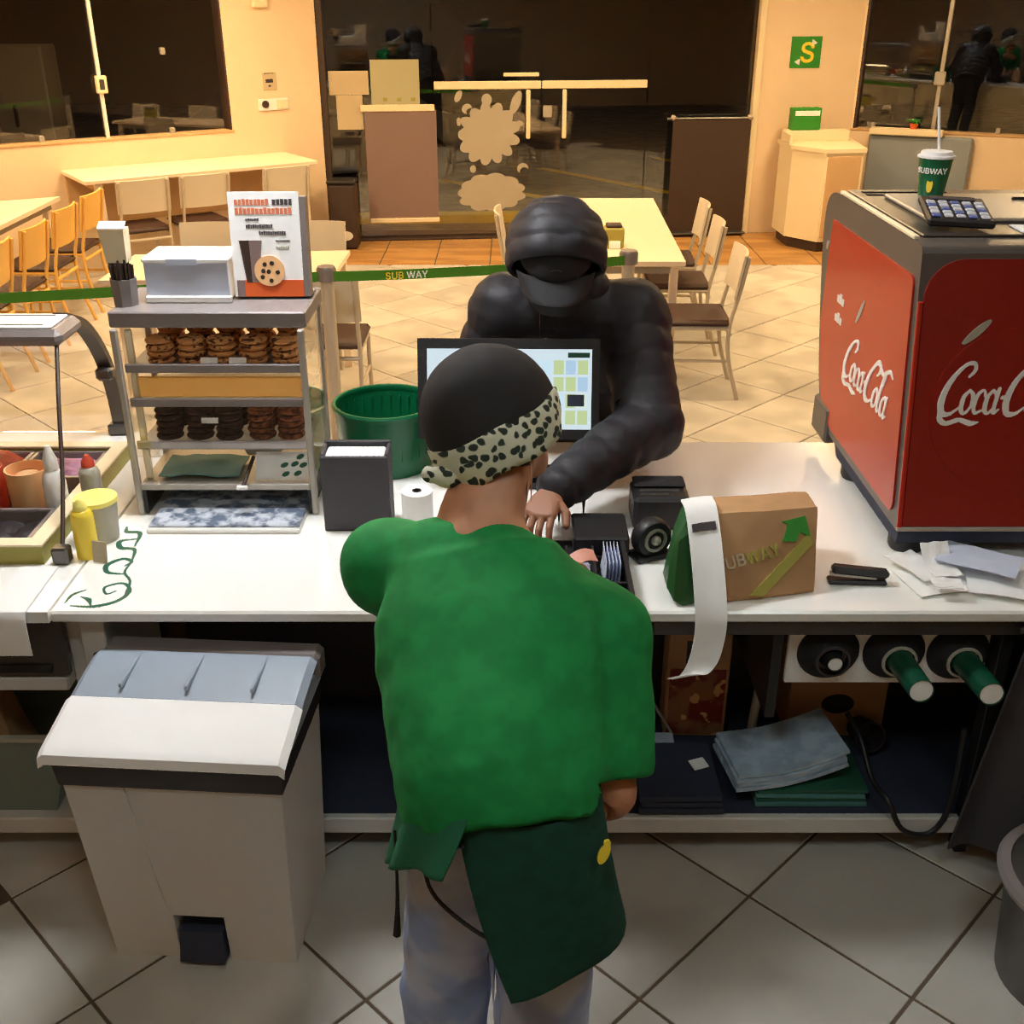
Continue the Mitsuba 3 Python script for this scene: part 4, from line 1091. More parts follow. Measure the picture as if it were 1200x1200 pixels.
for i, (x, lab) in enumerate(((0.04, 'banknotes in the left compartment of the open till drawer'), (0.11, 'banknotes in the second compartment of the open till drawer'), (0.18, 'banknotes in the third compartment of the open till drawer'), (0.253, 'pale upright banknotes in the right compartment of the open till drawer'))):
    kk = thing('banknote_stack', lab, 'banknotes', 'banknotes in the till drawer')
    for j in range(3 if i < 3 else 5):
        if i < 3:
            part(kk, 'note', mv(rz(box(-0.024, 0.024, -0.066, 0.066, 0, 0.0025), r3.uniform(-4, 4)), x, 2.50, CT + 0.0125 + 0.003 * j), 'm_note')
        else:
            g = np.array([[(x + (j - 2) * 0.009 + 0.006 * math.sin(2 * t), 2.44 + s * 0.12, CT + 0.013 + 0.075 * t) for t in np.linspace(0, 1, 6)] for s in (0, 1)])
            part(kk, 'note', sheet(g, 0.0012), 'm_paper_blue')
k = thing('tape_dispenser', 'round shiny black device with a ring beside the brown bag', 'device')
part(k, 'body', on(lathe([(0, -0.022), (0.05, -0.022), (0.056, -0.012), (0.056, 0.012), (0.05, 0.022), (0, 0.022)], 32), (0.9, 0.4, 0), (0, 0, 1), (0.378, 2.645, CT + 0.058)), 'm_black', 40)
part(k, 'ring', on(lathe([(0.026, 0.022), (0.034, 0.022), (0.034, 0.027), (0.026, 0.027), (0.026, 0.022)], 28), (0.9, 0.4, 0), (0, 0, 1), (0.378, 2.645, CT + 0.058)), 'm_steel', 40)
part(k, 'hub', on(mv(trimesh.creation.icosphere(2, 0.014), 0, 0, 0.026), (0.9, 0.4, 0), (0, 0, 1), (0.378, 2.645, CT + 0.058)), 'm_steel', True)
part(k, 'base', mv(rz(box(-0.055, 0.055, -0.035, 0.035, 0, 0.014, 0.004), 24), 0.378, 2.645, CT + 0.0005), 'm_black')

# brown paper bag lying on the counter with a long receipt over it
k = thing('takeaway_bag', 'brown printed takeaway bag with a green end lying at the counter edge', 'bag')


def bag_ring(x, cy, sy, sz, lift=0.0):
    pts = [(-0.13, 0.0), (-0.125, 0.03), (-0.035, 0.175), (-0.01, 0.19), (0.10, 0.18), (0.125, 0.14), (0.13, 0.0)]
    return [(x + (0.012 if z > 0.1 else 0), cy + y * sy, CT + lift + 0.0035 + z * sz) for y, z in pts]


rings = [bag_ring(0.47, 2.515, 1, 1), bag_ring(0.55, 2.525, 1, 1.02), bag_ring(0.63, 2.54, 1, 1.0), bag_ring(0.72, 2.56, 1, 0.99), bag_ring(0.775, 2.572, 0.97, 0.98)]
g = np.array([np.vstack([spline(r, 4), r[0:1]]) for r in rings])
g2 = np.array([[g[min(int(t), 3)][j] * (1 - (t - min(int(t), 3))) + g[min(int(t), 3) + 1][j] * (t - min(int(t), 3)) for j in range(g.shape[1])] for t in np.linspace(0, 4, 17)])
g2 += 0.006 * (np.stack([meshkit.fbm(g2 * 16, 3, s) for s in (1, 2, 3)], -1) - 0.5) * (g2[..., 2:] > CT + 0.02)
part(k, 'body', sheet(g2, 0.003), 'm_kraft', 30)
part(k, 'end_flap', trimesh.convex.convex_hull(np.vstack([g2[0], g2[0][:1]]) + np.concatenate([np.zeros((1, 3)), np.full((len(g2[0]), 3), (0.004, 0, 0))])[: len(g2[0]) + 1] * 1.0), 'm_kraft')
er = [bag_ring(0.466, 2.515, 1.02, 1.02), bag_ring(0.43, 2.49, 0.90, 0.95), bag_ring(0.405, 2.455, 0.62, 0.78, 0.012), bag_ring(0.39, 2.44, 0.3, 0.5, 0.035)]
eh = trimesh.convex.convex_hull(np.vstack([np.array(r) for r in er]))
part(k, 'green_end', eh, 'm_baggreen', 20, label='green end of the bag')
BF = ((1, 0.19, 0), (-0.02, 0.096, 0.15), (0.47, 2.379, CT + 0.030))
bf = lambda m: on(mv(m, 0, 0, 0.004), *BF)  # noqa: E731
part(k, 'stripe_print', bf(mv(prism([(0.13, -0.015), (0.165, -0.02), (0.315, 0.10), (0.315, 0.135)], 0.018), 0, 0, -0.015)), 'm_olive', label='olive diagonal stripe')
part(k, 'arrow_print', bf(mv(prism([(0.235, 0.115), (0.255, 0.155), (0.24, 0.165), (0.305, 0.175), (0.31, 0.12), (0.285, 0.135), (0.27, 0.11)], 0.018), 0, 0, -0.014)), 'm_signgreen', label='green arrow')
part(k, 'lettering', bf(mv(rot(meshkit.text_mesh('SUB', 0.03, 0.018, True), (0, 0, 1), 10), 0.05, 0.05, -0.013)), 'm_paper_beige')
part(k, 'lettering', bf(mv(rot(meshkit.text_mesh('WAY', 0.03, 0.018, True), (0, 0, 1), 10), 0.132, 0.064, -0.013)), 'm_olive')
pth = spline([(0.475, 2.56, 1.064), (0.478, 2.49, 1.062), (0.485, 2.42, 0.99), (0.492, 2.362, 0.90), (0.495, 2.328, 0.83), (0.49, 2.318, 0.77), (0.475, 2.30, 0.725), (0.45, 2.285, 0.70), (0.425, 2.282, 0.702)], 5)
sdv = np.array([0.05, 0.004, 0.006])
g = np.array([[p + sdv * (s - 0.5) * 1.6 + np.array([0, 0.004 * math.sin(s * PI), 0]) for s in np.linspace(0, 1, 5)] for p in pth])
k = thing('till_receipt', 'long white receipt hanging from the brown bag over the counter edge', 'receipt')
part(k, 'paper', sheet(g, 0.0015), 'm_paper', 40)
tx = np.array([[g[i, j] * 0.5 + g[i, j + 1] * 0.5 + np.array([0, -0.004, 0.003]) for j in (0, 1, 2, 3)] for i in range(7, 9)])
part(k, 'print', sheet(tx, 0.001), 'm_ink')

k = thing('stapler', 'black stapler on the counter right of the brown bag', 'stapler')
st = lambda m: mv(rz(m, -3), 0.90, 2.495, CT)  # noqa: E731
part(k, 'base', st(box(-0.075, 0.075, -0.018, 0.018, 0.0, 0.012, 0.004)), 'm_black')
part(k, 'arm', st(rot(box(-0.07, 0.078, -0.016, 0.016, 0.018, 0.04, 0.007), (0, 1, 0), 5, (0.07, 0, 0.02))), 'm_black')
part(k, 'magazine', st(rot(box(-0.072, 0.05, -0.009, 0.009, 0.010, 0.02, 0.002), (0, 1, 0), 5, (0.07, 0, 0.02))), 'm_steel')
SL = [(1.12, 2.50, 14, .20, .14, 'large white sheet under the other papers at the dispenser'), (1.30, 2.46, -18, .24, .16, 'crumpled white sheet at the right end of the papers'), (1.075, 2.55, 24, .09, .15, 'white slip nearest the rubber foot of the dispenser'), (1.125, 2.53, 4, .075, .11, 'curled white receipt on top of the papers at the dispenser'), (1.105, 2.425, -10, .075, .05, 'small white slip in front of the papers at the counter edge'), (1.23, 2.54, -32, .20, .13, 'blue white folded sheet under the edge of the dispenser')]
for i, (x, y, a, w, d, lab) in enumerate(SL):
    kk = thing('loose_paper', lab, 'paper', 'loose papers in front of the red dispenser')
    gx = np.array([[(u * w, v * d, 0.003 + 0.008 * i + 0.008 * meshkit.fbm(np.array([u * 4 + i, v * 4, i * 3.0]), 2, i) + (0.03 * max(0, v + 0.1) ** 2 * 4 if i == 3 else 0)) for v in np.linspace(-0.5, 0.5, 9)] for u in np.linspace(-0.5, 0.5, 11)])
    put(kk, mv(rz(sheet(gx, 0.0015), a), x, y, CT), 'm_paper_blue' if i == 5 else 'm_paper', 40)

# ------------------------------------------------------------------ red drinks dispenser
k = thing('drinks_dispenser', 'large red and grey drinks dispenser with white script lettering on the counter', 'drinks dispenser')
DX0, DX1 = 1.034, 1.80
prof = [(2.632, 0.935), (2.755, 1.60)] + [tuple(p) for p in spline([(2.764, 1.648), (2.774, 1.663), (2.80, 1.668)], 3)] + [tuple(p) for p in spline([(3.52, 1.668), (3.62, 1.655), (3.67, 1.60), (3.66, 1.47), (3.58, 1.22), (3.50, 1.04), (3.40, 0.95), (3.30, 0.935)], 5)]
SIDE = frame_of((0, -1, 0), (0, 0, 1), (DX0, 0, 0))


def sideways(poly, x0, x1):
    """Extrude a (y, z) outline along x."""
    m = prism(Polygon(poly), x1 - x0)
    v = m.vertices.copy()
    m.vertices = np.stack([v[:, 2] + x0, v[:, 0], v[:, 1]], 1)
    return m


part(k, 'body', sideways(prof, DX0, DX1), 'm_bezel')
part(k, 'base', sideways([(2.645, 0.89), (2.64, 0.934), (3.30, 0.934), (3.25, 0.89)], DX0 + 0.01, DX1 - 0.01), 'm_navy')
for x in (DX0 + 0.06, DX1 - 0.06):
    for y in (2.70, 3.18):
        part(k, 'foot', lathe([(0, CT + 0.001), (0.045, CT + 0.001), (0.05, CT + 0.01), (0.05, 0.89), (0, 0.89)], 24, (x, y, 0)), 'm_black', 40)
rp = Polygon(prof).buffer(-0.03).intersection(Polygon([(2.5, 0.9), (2.5, 1.585), (3.56, 1.585), (3.8, 1.4), (3.8, 0.9)])).buffer(-0.03).buffer(0.03)
rp = rp.intersection(Polygon([(2.0, 0.5), (2.0, 2.0), (3.56, 2.0), (3.56, 0.5)]))
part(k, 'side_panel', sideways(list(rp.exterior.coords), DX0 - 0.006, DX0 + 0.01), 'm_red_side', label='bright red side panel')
up = np.array([0, 0.123, 0.665])
FP = ((1, 0, 0), tuple(up), (DX0, 2.632, 0.935))
fp = lambda m: on(m, *FP)  # noqa: E731
LF = float(np.linalg.norm(up))
fpoly = Polygon([(0.014, 0.012), (0.752, 0.012), (0.752, LF + 0.035), (0.014, LF + 0.035)])
fpoly = fpoly.buffer(-0.10).buffer(0.10).union(rect(0.014, 0.752, 0.012, 0.3))
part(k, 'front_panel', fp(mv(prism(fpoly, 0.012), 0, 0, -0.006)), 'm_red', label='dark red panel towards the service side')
part(k, 'disc', fp(mv(prism(Point(0.27, 0.325).buffer(0.215, 40), 0.004), 0, 0, 0.006)), 'm_red', label='raised red disc behind the lettering')
part(k, 'corner_strip', fp(box(0.0, 0.013, 0.0, LF - 0.07, -0.004, 0.008, 0.003)), 'm_red_side')
part(k, 'bottom_strip', fp(box(0.0, 0.766, -0.002, 0.010, -0.004, 0.009, 0.002)), 'm_steel')
part(k, 'lettering', fp(mv(prism(affinity.scale(LOGO, 0.096, 0.125, origin=(0, 0)), 0.003), 0.072, 0.318, 0.0095)), 'm_white', label='white script word on the front panel')
part(k, 'drop_print', fp(mv(prism(drop(0.155, 0.53, .010, .046, -48), 0.002), 0, 0, 0.0102)), 'm_frost')
sd = lambda m: on(m, (0, -1, 0), (0, 0, 1), (DX0 - 0.006, 0, 0))  # noqa: E731
part(k, 'lettering', sd(mv(prism(affinity.scale(LOGO, 0.125, 0.122, origin=(0, 0)), 0.003), -3.250, 1.175, 0.0)), 'm_white', label='white script word on the side panel')
part(k, 'drop_print', sd(mv(prism(drop(-3.16, 1.39, .010, .05, -35), 0.002), 0, 0, 0.0)), 'm_frost')
for y, z, h in ((3.40, 1.36, .03), (3.40, 1.30, .03)):
    part(k, 'side_print', sd(cat([box(-y + i * 0.026, -y + i * 0.026 + 0.02, z, z + h * (0.7 + 0.3 * (i % 2)), 0, 0.002) for i in range(3)])), 'm_white', kind='stuff')
part(k, 'top_plate', box(DX0 + 0.03, DX1 - 0.03, 2.86, 3.56, 1.668, 1.676, 0.003), 'm_steel_dark')
part(k, 'top_lid', box(DX0 + 0.10, DX1 - 0.14, 3.02, 3.42, 1.676, 1.688, 0.004), 'm_steel')
for y in (3.455, 3.50):
    part(k, 'vent_slot', box(DX0 + 0.06, DX0 + 0.32, y, y + 0.02, 1.676, 1.679), 'm_black')
part(k, 'top_trim', box(DX0, DX0 + 0.016, 2.84, 3.54, 1.666, 1.678, 0.003), 'm_cream')
part(k, 'side_bolt', sd(mv(trimesh.creation.cylinder(0.014, 0.01, sections=16), -3.575, 1.50, -0.002)), 'm_steel')
part(k, 'hinge_block', box(DX0 - 0.012, DX0 + 0.03, 3.335, 3.50, 0.90, 1.02, 0.008), 'm_bezel')
k = thing('paper_cup', 'green paper cup with a pale lid and a straw on top of the red dispenser', 'cup')
cx, cy, cz = 1.262, 3.385, 1.688
part(k, 'cup', lathe([(0, 0), (0.036, 0), (0.050, 0.115), (0.046, 0.115), (0.033, 0.004), (0, 0.004)], 36, (cx, cy, cz)), 'm_greenplastic', 40)
part(k, 'lid', lathe([(0, 0.128), (0.044, 0.128), (0.047, 0.118), (0.054, 0.116), (0.054, 0.110), (0, 0.110)], 36, (cx, cy, cz)), 'm_paper', 40)
part(k, 'straw', tube([(cx + 0.005, cy, cz + 0.128), (cx - 0.012, cy + 0.01, cz + 0.25)], 0.0045, 8), 'm_paper')
t = meshkit.text_mesh('SUBWAY', 0.0155, 0.003, True)
v = t.vertices.copy()
a0 = -0.55 + (v[:, 0] - v[:, 0].mean()) / 0.045
rr = 0.0452 + v[:, 2]
t.vertices = np.stack([cx + rr * np.sin(a0), cy - rr * np.cos(a0), cz + 0.068 + v[:, 1] * 0.99], 1)
part(k, 'lettering', t, 'm_white')
part(k, 'logo_patch', on(mv(prism(drop(0, 0, .009, .022, 0), 0.002), 0, 0, 0), (0.86, -0.5, 0), (-0.05, 0.1, 1), (cx - 0.02, cy - 0.0345, cz + 0.035)), 'm_yellow')
k = thing('keypad', 'dark keypad with pale keys on the front edge of the red dispenser', 'keypad')
kp = lambda m: rot(mv(rz(m, -10), 1.19, 2.99, 1.692), (1, 0, 0), 8, (1.19, 2.94, 1.70))  # noqa: E731
part(k, 'body', kp(box(-0.085, 0.085, -0.10, 0.10, 0, 0.022, 0.006)), 'm_black')
part(k, 'display', kp(box(-0.06, 0.06, 0.062, 0.09, 0.022, 0.026, 0.002)), 'm_ink')
for i in range(5):
    for j in range(5):
        part(k, 'key', kp(box(-0.075 + i * 0.031, -0.075 + i * 0.031 + 0.024, -0.088 + j * 0.028, -0.088 + j * 0.028 + 0.021, 0.022, 0.028, 0.003)), 'm_key_blue' if (i + j) % 3 == 0 else 'm_keys')
k = thing('document_card', 'white sheet lying on the front of the dispenser top beside the keypad', 'paper')
put(k, mv(rz(box(-0.13, 0.16, -0.05, 0.05, 0, 0.003), -2), 1.46, 2.92, 1.677), 'm_paper')
solo('ballpoint_pen', mv(on(lathe([(0, 0), (0.0045, 0.004), (0.0045, 0.13), (0.002, 0.145), (0, 0.145)], 10), (0, 1, 0), (0, 0, 1), (0, 0, 0)), 1.47, 3.30, 1.693), 'm_black', 'dark pen lying on the dispenser top right of the cup', 'pen')


# ------------------------------------------------------------------ on the shelves below the counter
k = thing('cup_rack', 'white cup rack panel with three round black rubber cup holders under the counter', 'cup rack')
part(k, 'panel', box(0.732, 1.262, 2.452, 2.470, 0.565, 0.764, 0.003), 'm_white')
for i, (x, z) in enumerate(((0.838, 0.665), (1.012, 0.665), (1.182, 0.662))):
    rk = part(k, 'holder', on(lathe([(0.040, 0.05), (0.049, 0.045), (0.078, 0.008), (0.083, 0.001), (0.08, 0.0), (0.044, 0.02), (0.040, 0.05)], 40), (1, 0, 0), (0, 0, 1), (x, 2.452, z)), 'm_black_soft', 40)
    part(k, 'ring', on(lathe([(0.0395, 0.054), (0.045, 0.054), (0.047, 0.049), (0.0395, 0.049), (0.0395, 0.054)], 36), (1, 0, 0), (0, 0, 1), (x, 2.452, z)), 'm_ink' if i == 0 else 'm_tubgrey', 40)
for x, z, out, m, lab in ((0.838, 0.665, 0.06, 'm_black', 'dark paper cup with a small white base in the left cup holder'), (1.012, 0.665, 0.20, 'm_cupgreen', 'green paper cup with its white base out of the middle cup holder'), (1.182, 0.662, 0.21, 'm_cupgreen', 'green paper cup with its white base out of the right cup holder')):
    kk = thing('stacked_cup', lab, 'cup', 'cups in the cup rack')
    ax = np.array([-0.02, -1.0, 0.10])
    r0, r1 = (0.0345, 0.031) if m != 'm_black' else (0.034, 0.020)
    put(f'{kk}__wall', on(lathe([(0, 0.0), (r0, 0.0), (r1, out), (r1 * 0.96, out), (r1 * 0.95, out - 0.008), (0, out - 0.008)], 32), (1, 0, 0), (0, 0.10, 1), (x, 2.44, z)), m, 40)
    part(kk, 'base', on(lathe([(0, out - 0.007), (r1 * 0.93, out - 0.007), (r1 * 0.93, out - 0.004), (0, out - 0.004)], 32), (1, 0, 0), (0, 0.10, 1), (x, 2.44, z)), 'm_paper', 40)
k = thing('printed_carton', 'brown carton with a food picture standing on the bottom shelf', 'box')
pc = lambda m: mv(rz(m, -3), 0.575, 2.80, 0.1255)  # noqa: E731
part(k, 'carton', pc(box(-0.10, 0.09, 0.0, 0.14, 0.0, 0.40, 0.004)), 'm_kraft')
part(k, 'picture', pc(box(-0.09, 0.08, -0.003, 0.0, 0.01, 0.25)), 'm_foodprint')
part(k, 'window', pc(box(-0.045, 0.045, -0.003, 0.0, 0.27, 0.35)), 'm_black')
k = thing('cardboard_box', 'low brown cardboard box with a dark hand hole under the cup rack', 'box')
part(k, 'carton', box(0.86, 1.16, 2.80, 2.98, 0.1255, 0.36, 0.004), 'm_kraft')
part(k, 'lid', box(0.855, 1.165, 2.795, 2.985, 0.361, 0.40, 0.004), 'm_kraft')
part(k, 'hand_hole', on(mv(prism(drop(0, 0, .05, .035, 0), 0.002), 0, 0, 0), (1, 0, 0), (0, 0, 1), (1.01, 2.798, 0.25)), 'm_black')
k = thing('fallen_cup', 'dark round cup lying in front of the cardboard box', 'cup')
put(k, on(lathe([(0, 0), (0.038, 0), (0.048, 0.09), (0.043, 0.09), (0.034, 0.006), (0, 0.006)], 28), (1, 0.1, 0), (0, 0.3, 1), (1.08, 2.78, 0.175)), 'm_darkfood', 40)


def cloth_pile(name, x0, x1, y0, y1, z, n, th, m, label, tilt=0.0, seed=0, rim=None):
    kk = thing(name, label, 'cloth')
    for i in range(n):
        g = np.array([[(x, y, z + i * th + 0.006 * meshkit.fbm(np.array([x * 9, y * 9, i + seed]), 3, seed) + tilt * max(0, (x - x0) / (x1 - x0) - 0.35) ** 1.5) for y in np.linspace(y0 + 0.004 * (i % 2), y1 - 0.005 * (i % 3), 10)] for x in np.linspace(x0 + 0.006 * (i % 2), x1 - 0.004 * (i % 3), 16)])
        part(kk, 'fold', sheet(g, th * 0.8), rim if rim and i % 2 else m, 40)
    return kk


cloth_pile('folded_cloth', 0.70, 1.02, 2.47, 2.70, 0.131, 4, 0.014, 'm_cloth_teal', 'folded teal striped cloths lying under the pale blue cloth', seed=3, rim='m_scroll')
k = cloth_pile('cleaning_cloth', -0.16, 0.17, -0.10, 0.11, 0.0, 4, 0.014, 'm_cloth', 'pale blue cloth with a raised corner lying on the teal cloths', tilt=0.10, seed=8)
for q in [q for q in scene if q.startswith(k + '__')]:
    scene[q]['to_world'] = T().translate([0.78, 2.58, 0.192]).rotate([0, 0, 1], 9)
k = cloth_pile('dark_garment', 0.36, 0.60, 2.425, 2.68, 0.143, 3, 0.022, 'm_navy', 'dark blue garment with a white tag on the bottom shelf', seed=11)
part(k, 'tag', on(box(-0.024, 0.024, -0.02, 0.02, 0, 0.002), (0.9, 0.35, 0), (-0.3, 0.9, 0.12), (0.545, 2.56, 0.207)), 'm_paper')
k = thing('paper_stand', 'thin wire stand with a pale sheet on the bottom shelf beside the green shirt', 'stand')
part(k, 'wire', tube([(0.36, 2.78, 0.40), (0.50, 2.78, 0.15), (0.36, 2.78, 0.15), (0.36, 2.78, 0.40)], 0.005, 6), 'm_steel')
part(k, 'sheet', box(0.37, 0.50, 2.70, 2.78, 0.206, 0.214), 'm_paper_blue')
scene[f'{k}__sheet']['to_world'] = T().translate([0, 0, -0.06])
k = thing('drain_pipe', 'pale jointed pipe behind the white cup rack', 'pipe')
part(k, 'pipe', tube([(0.765, 2.75, 0.56), (0.762, 2.75, 0.42), (0.752, 2.76, 0.34), (0.745, 2.77, 0.20), (0.745, 2.77, 0.14)], 0.014, 10, 4), 'm_tubgrey', 40)
part(k, 'collar', lathe([(0, 0), (0.02, 0), (0.02, 0.03), (0, 0.03)], 16, (0.763, 2.75, 0.43)), 'm_black')
k = thing('power_cable', 'black cable hanging in a loop over the edge of the bottom shelf', 'cable')
put(k, tube([(1.00, 2.68, 0.30), (1.02, 2.60, 0.27), (1.035, 2.50, 0.20), (1.06, 2.425, 0.185), (1.10, 2.396, 0.11), (1.17, 2.395, 0.09), (1.215, 2.405, 0.13), (1.225, 2.40, 0.24), (1.222, 2.405, 0.45)], 0.008, 8, 5), 'm_black', 40)
k = thing('hanging_cloth', 'dark grey cloth hanging from the counter end at the right edge', 'cloth')
g = np.array([[(1.30 + 0.48 * t - 0.09 * (1 - (z - 0.12) / 0.7) * (1 - t), 2.31 + 0.02 * math.sin(t * 16) + 0.02 * math.sin(t * 7 + 1), z) for t in np.linspace(0, 1, 40)] for z in np.linspace(0.10, 0.812, 12)])
part(k, 'cloth', sheet(g, 0.006), 'm_under', 40)
part(k, 'rail', tube([(1.27, 2.325, 0.808), (1.80, 2.325, 0.808)], 0.008, 8), 'm_steel_dark')
k = thing('round_container', 'grey round container with a thick rim standing on the floor at the right edge', 'container')
part(k, 'body', lathe([(0, 0.0), (0.17, 0.0), (0.195, 0.30), (0, 0.30)], 40, (1.40, 1.98, 0.0)), 'm_steel_dark', 40)
part(k, 'rim', lathe([(0.19, 0.30), (0.215, 0.30), (0.22, 0.315), (0.212, 0.33), (0.19, 0.33), (0.19, 0.30)], 40, (1.40, 1.98, 0.0)), 'm_greymetal', 40)
part(k, 'lid', lathe([(0, 0.345), (0.12, 0.34), (0.19, 0.325), (0, 0.31)], 40, (1.40, 1.98, 0.0)), 'm_steel_dark', 40)


# ------------------------------------------------------------------ people
def unit(v):
    v = np.array(v, float)
    return v / np.linalg.norm(v)


def hand(wrist, fwd, up, thumb, curl=(0.35, 0.5, 0.4), size=1.0, spread=0.10):
    """Bones of a hand: fwd along the palm, up out of its back, thumb = +1 or -1 (side fwd x up)."""
    f = unit(fwd)
    u = unit(np.array(up, float) - f * (np.array(up, float) @ f))
    s = np.cross(f, u)
    w = np.array(wrist, float)
    out, bases = [], []
    for i, (off, reach) in enumerate(((0.033, 0.086), (0.011, 0.092), (-0.011, 0.088), (-0.032, 0.078))):
        bases.append(w + size * (f * reach + s * off * thumb))
    out.append(Manifold.batch_hull([ball(w, 0.024 * size, 14)] + [ball(b, 0.0125 * size, 14) for b in bases] + [ball(w + size * (f * 0.03 + s * 0.026 * thumb), 0.018 * size, 14), ball(w + size * (f * 0.03 - s * 0.024 * thumb), 0.016 * size, 14)]))
    for i, (b, L) in enumerate(zip(bases, (0.072, 0.081, 0.075, 0.058))):
        a, p, r = 0.0, b, 0.0098 - 0.0009 * (i == 3)
        side = s * thumb * spread * (1.5 - i) / 1.5
        for j, (q, c) in enumerate(zip((0.46, 0.30, 0.24), curl)):
            a += c * (1 + 0.12 * i)
            d = unit(f * math.cos(a) - u * math.sin(a) + side)
            n = p + d * L * q * size
            out.append(bone(p, r * size * (1 - 0.08 * j), n, r * size * (0.93 - 0.08 * j), 12))
            p = n
    t0 = w + size * (f * 0.032 + s * 0.03 * thumb)
    t1 = t0 + size * 0.040 * unit(f * 0.6 + s * 0.75 * thumb - u * 0.3)
    t2 = t1 + size * 0.032 * unit(f * 0.9 + s * 0.25 * thumb - u * 0.45)
    out += [bone(t0, 0.0145 * size, t1, 0.0115 * size, 12), bone(t1, 0.0115 * size, t2, 0.0095 * size, 12)]
    return out


def smin(a, b, k):
    h = np.clip(0.5 + 0.5 * (b - a) / k, 0, 1)
    return b + (a - b) * h - k * h * (1 - h)


def cone(a, b, ra, rb):
    a, b = np.array(a, float), np.array(b, float)

    def f(P):
        t = np.clip((P - a) @ (b - a) / ((b - a) @ (b - a)), 0, 1)
        return np.linalg.norm(P - (a + t[..., None] * (b - a)), axis=-1) - (ra + (rb - ra) * t)
    return f


def limb(pts, rs):
    return [cone(pts[i], pts[i + 1], rs[i], rs[i + 1]) for i in range(len(pts) - 1)]


def ell(c, axes, r):
    c, A, r = np.array(c, float), np.array([unit(x) for x in axes]), np.array(r, float)

    def f(P):
        q = (P - c) @ A.T
        k0, k1 = np.linalg.norm(q / r, axis=-1), np.linalg.norm(q / r ** 2, axis=-1)
        return k0 * (k0 - 1) / np.maximum(k1, 1e-9)
    return f


def trunk(base, d, R, N, st):
    """A trunk of elliptic sections: st holds (t along d, half width along R, half depth along N)."""
    st = np.array(st, float)

    def f(P):
        q = P - base
        t = q @ d
        tc = np.clip(t, st[0, 0], st[-1, 0])
        a, b = np.interp(tc, st[:, 0], st[:, 1]), np.interp(tc, st[:, 0], st[:, 2])
        x, y = q @ R / a, q @ N / b
        w = (np.sqrt(x * x + y * y) - 1) * np.minimum(a, b)
        o = np.abs(t - tc)
        return np.where(o > 0, np.sqrt(np.maximum(w, 0) ** 2 + o ** 2), w)
    return f


def blend(fs, k):
    def f(P):
        d = fs[0](P)
        for g in fs[1:]:
            d = smin(d, g(P), k)
        return d
    return f


def nets(f, lo, hi, h, smooth_it=3):
    """The surface f = 0 as a mesh (surface nets)."""
    lo, hi = np.array(lo, float), np.array(hi, float)
    n = np.ceil((hi - lo) / h).astype(int) + 1
    G = np.stack(np.meshgrid(*[lo[i] + h * np.arange(n[i]) for i in range(3)], indexing='ij'), -1)
    V = f(G)
    C = [(0, 0, 0), (1, 0, 0), (0, 1, 0), (1, 1, 0), (0, 0, 1), (1, 0, 1), (0, 1, 1), (1, 1, 1)]
    cut = lambda c: V[c[0]:n[0] - 1 + c[0], c[1]:n[1] - 1 + c[1], c[2]:n[2] - 1 + c[2]]  # noqa: E731
    acc, cnt = np.zeros((*(n - 1), 3)), np.zeros(n - 1, int)
    for i in range(8):
        for j in range(i + 1, 8):
            dlt = np.array(C[j]) - np.array(C[i])
            if np.abs(dlt).sum() != 1:
                continue
            v0, v1 = cut(C[i]), cut(C[j])
            m = (v0 < 0) != (v1 < 0)
            t = v0[m] / (v0[m] - v1[m])
            acc[m] += np.array(C[i]) + t[:, None] * dlt
            cnt[m] += 1
    on_ = cnt > 0
    idx = np.full(n - 1, -1)
    idx[on_] = np.arange(on_.sum())
    verts = lo + h * (np.argwhere(on_) + acc[on_] / cnt[on_][:, None])
    S, faces = V < 0, []
    for a in range(3):
        b, c = (a + 1) % 3, (a + 2) % 3
        sl0, sl1 = [slice(None)] * 3, [slice(None)] * 3
        sl0[a], sl1[a] = slice(0, -1), slice(1, None)
        s0, s1 = S[tuple(sl0)], S[tuple(sl1)]
        g = np.argwhere(s0 != s1)
        g = g[(g[:, b] > 0) & (g[:, c] > 0) & (g[:, b] < n[b] - 1) & (g[:, c] < n[c] - 1)]
        eb, ec = np.eye(3, dtype=int)[b], np.eye(3, dtype=int)[c]
        q = np.stack([idx[tuple(x.T)] for x in (g, g - eb, g - eb - ec, g - ec)], 1)
        flip = ~s0[tuple(g.T)]
        q[flip] = q[flip][:, ::-1]
        q = q[(q >= 0).all(1)]
        faces += [q[:, [0, 1, 2]], q[:, [0, 2, 3]]]
    m = trimesh.Trimesh(verts, np.vstack(faces), process=False)
    if m.volume < 0:
        m.invert()
    if smooth_it:
        trimesh.smoothing.filter_taubin(m, lamb=0.5, nu=0.52, iterations=smooth_it)
    return m


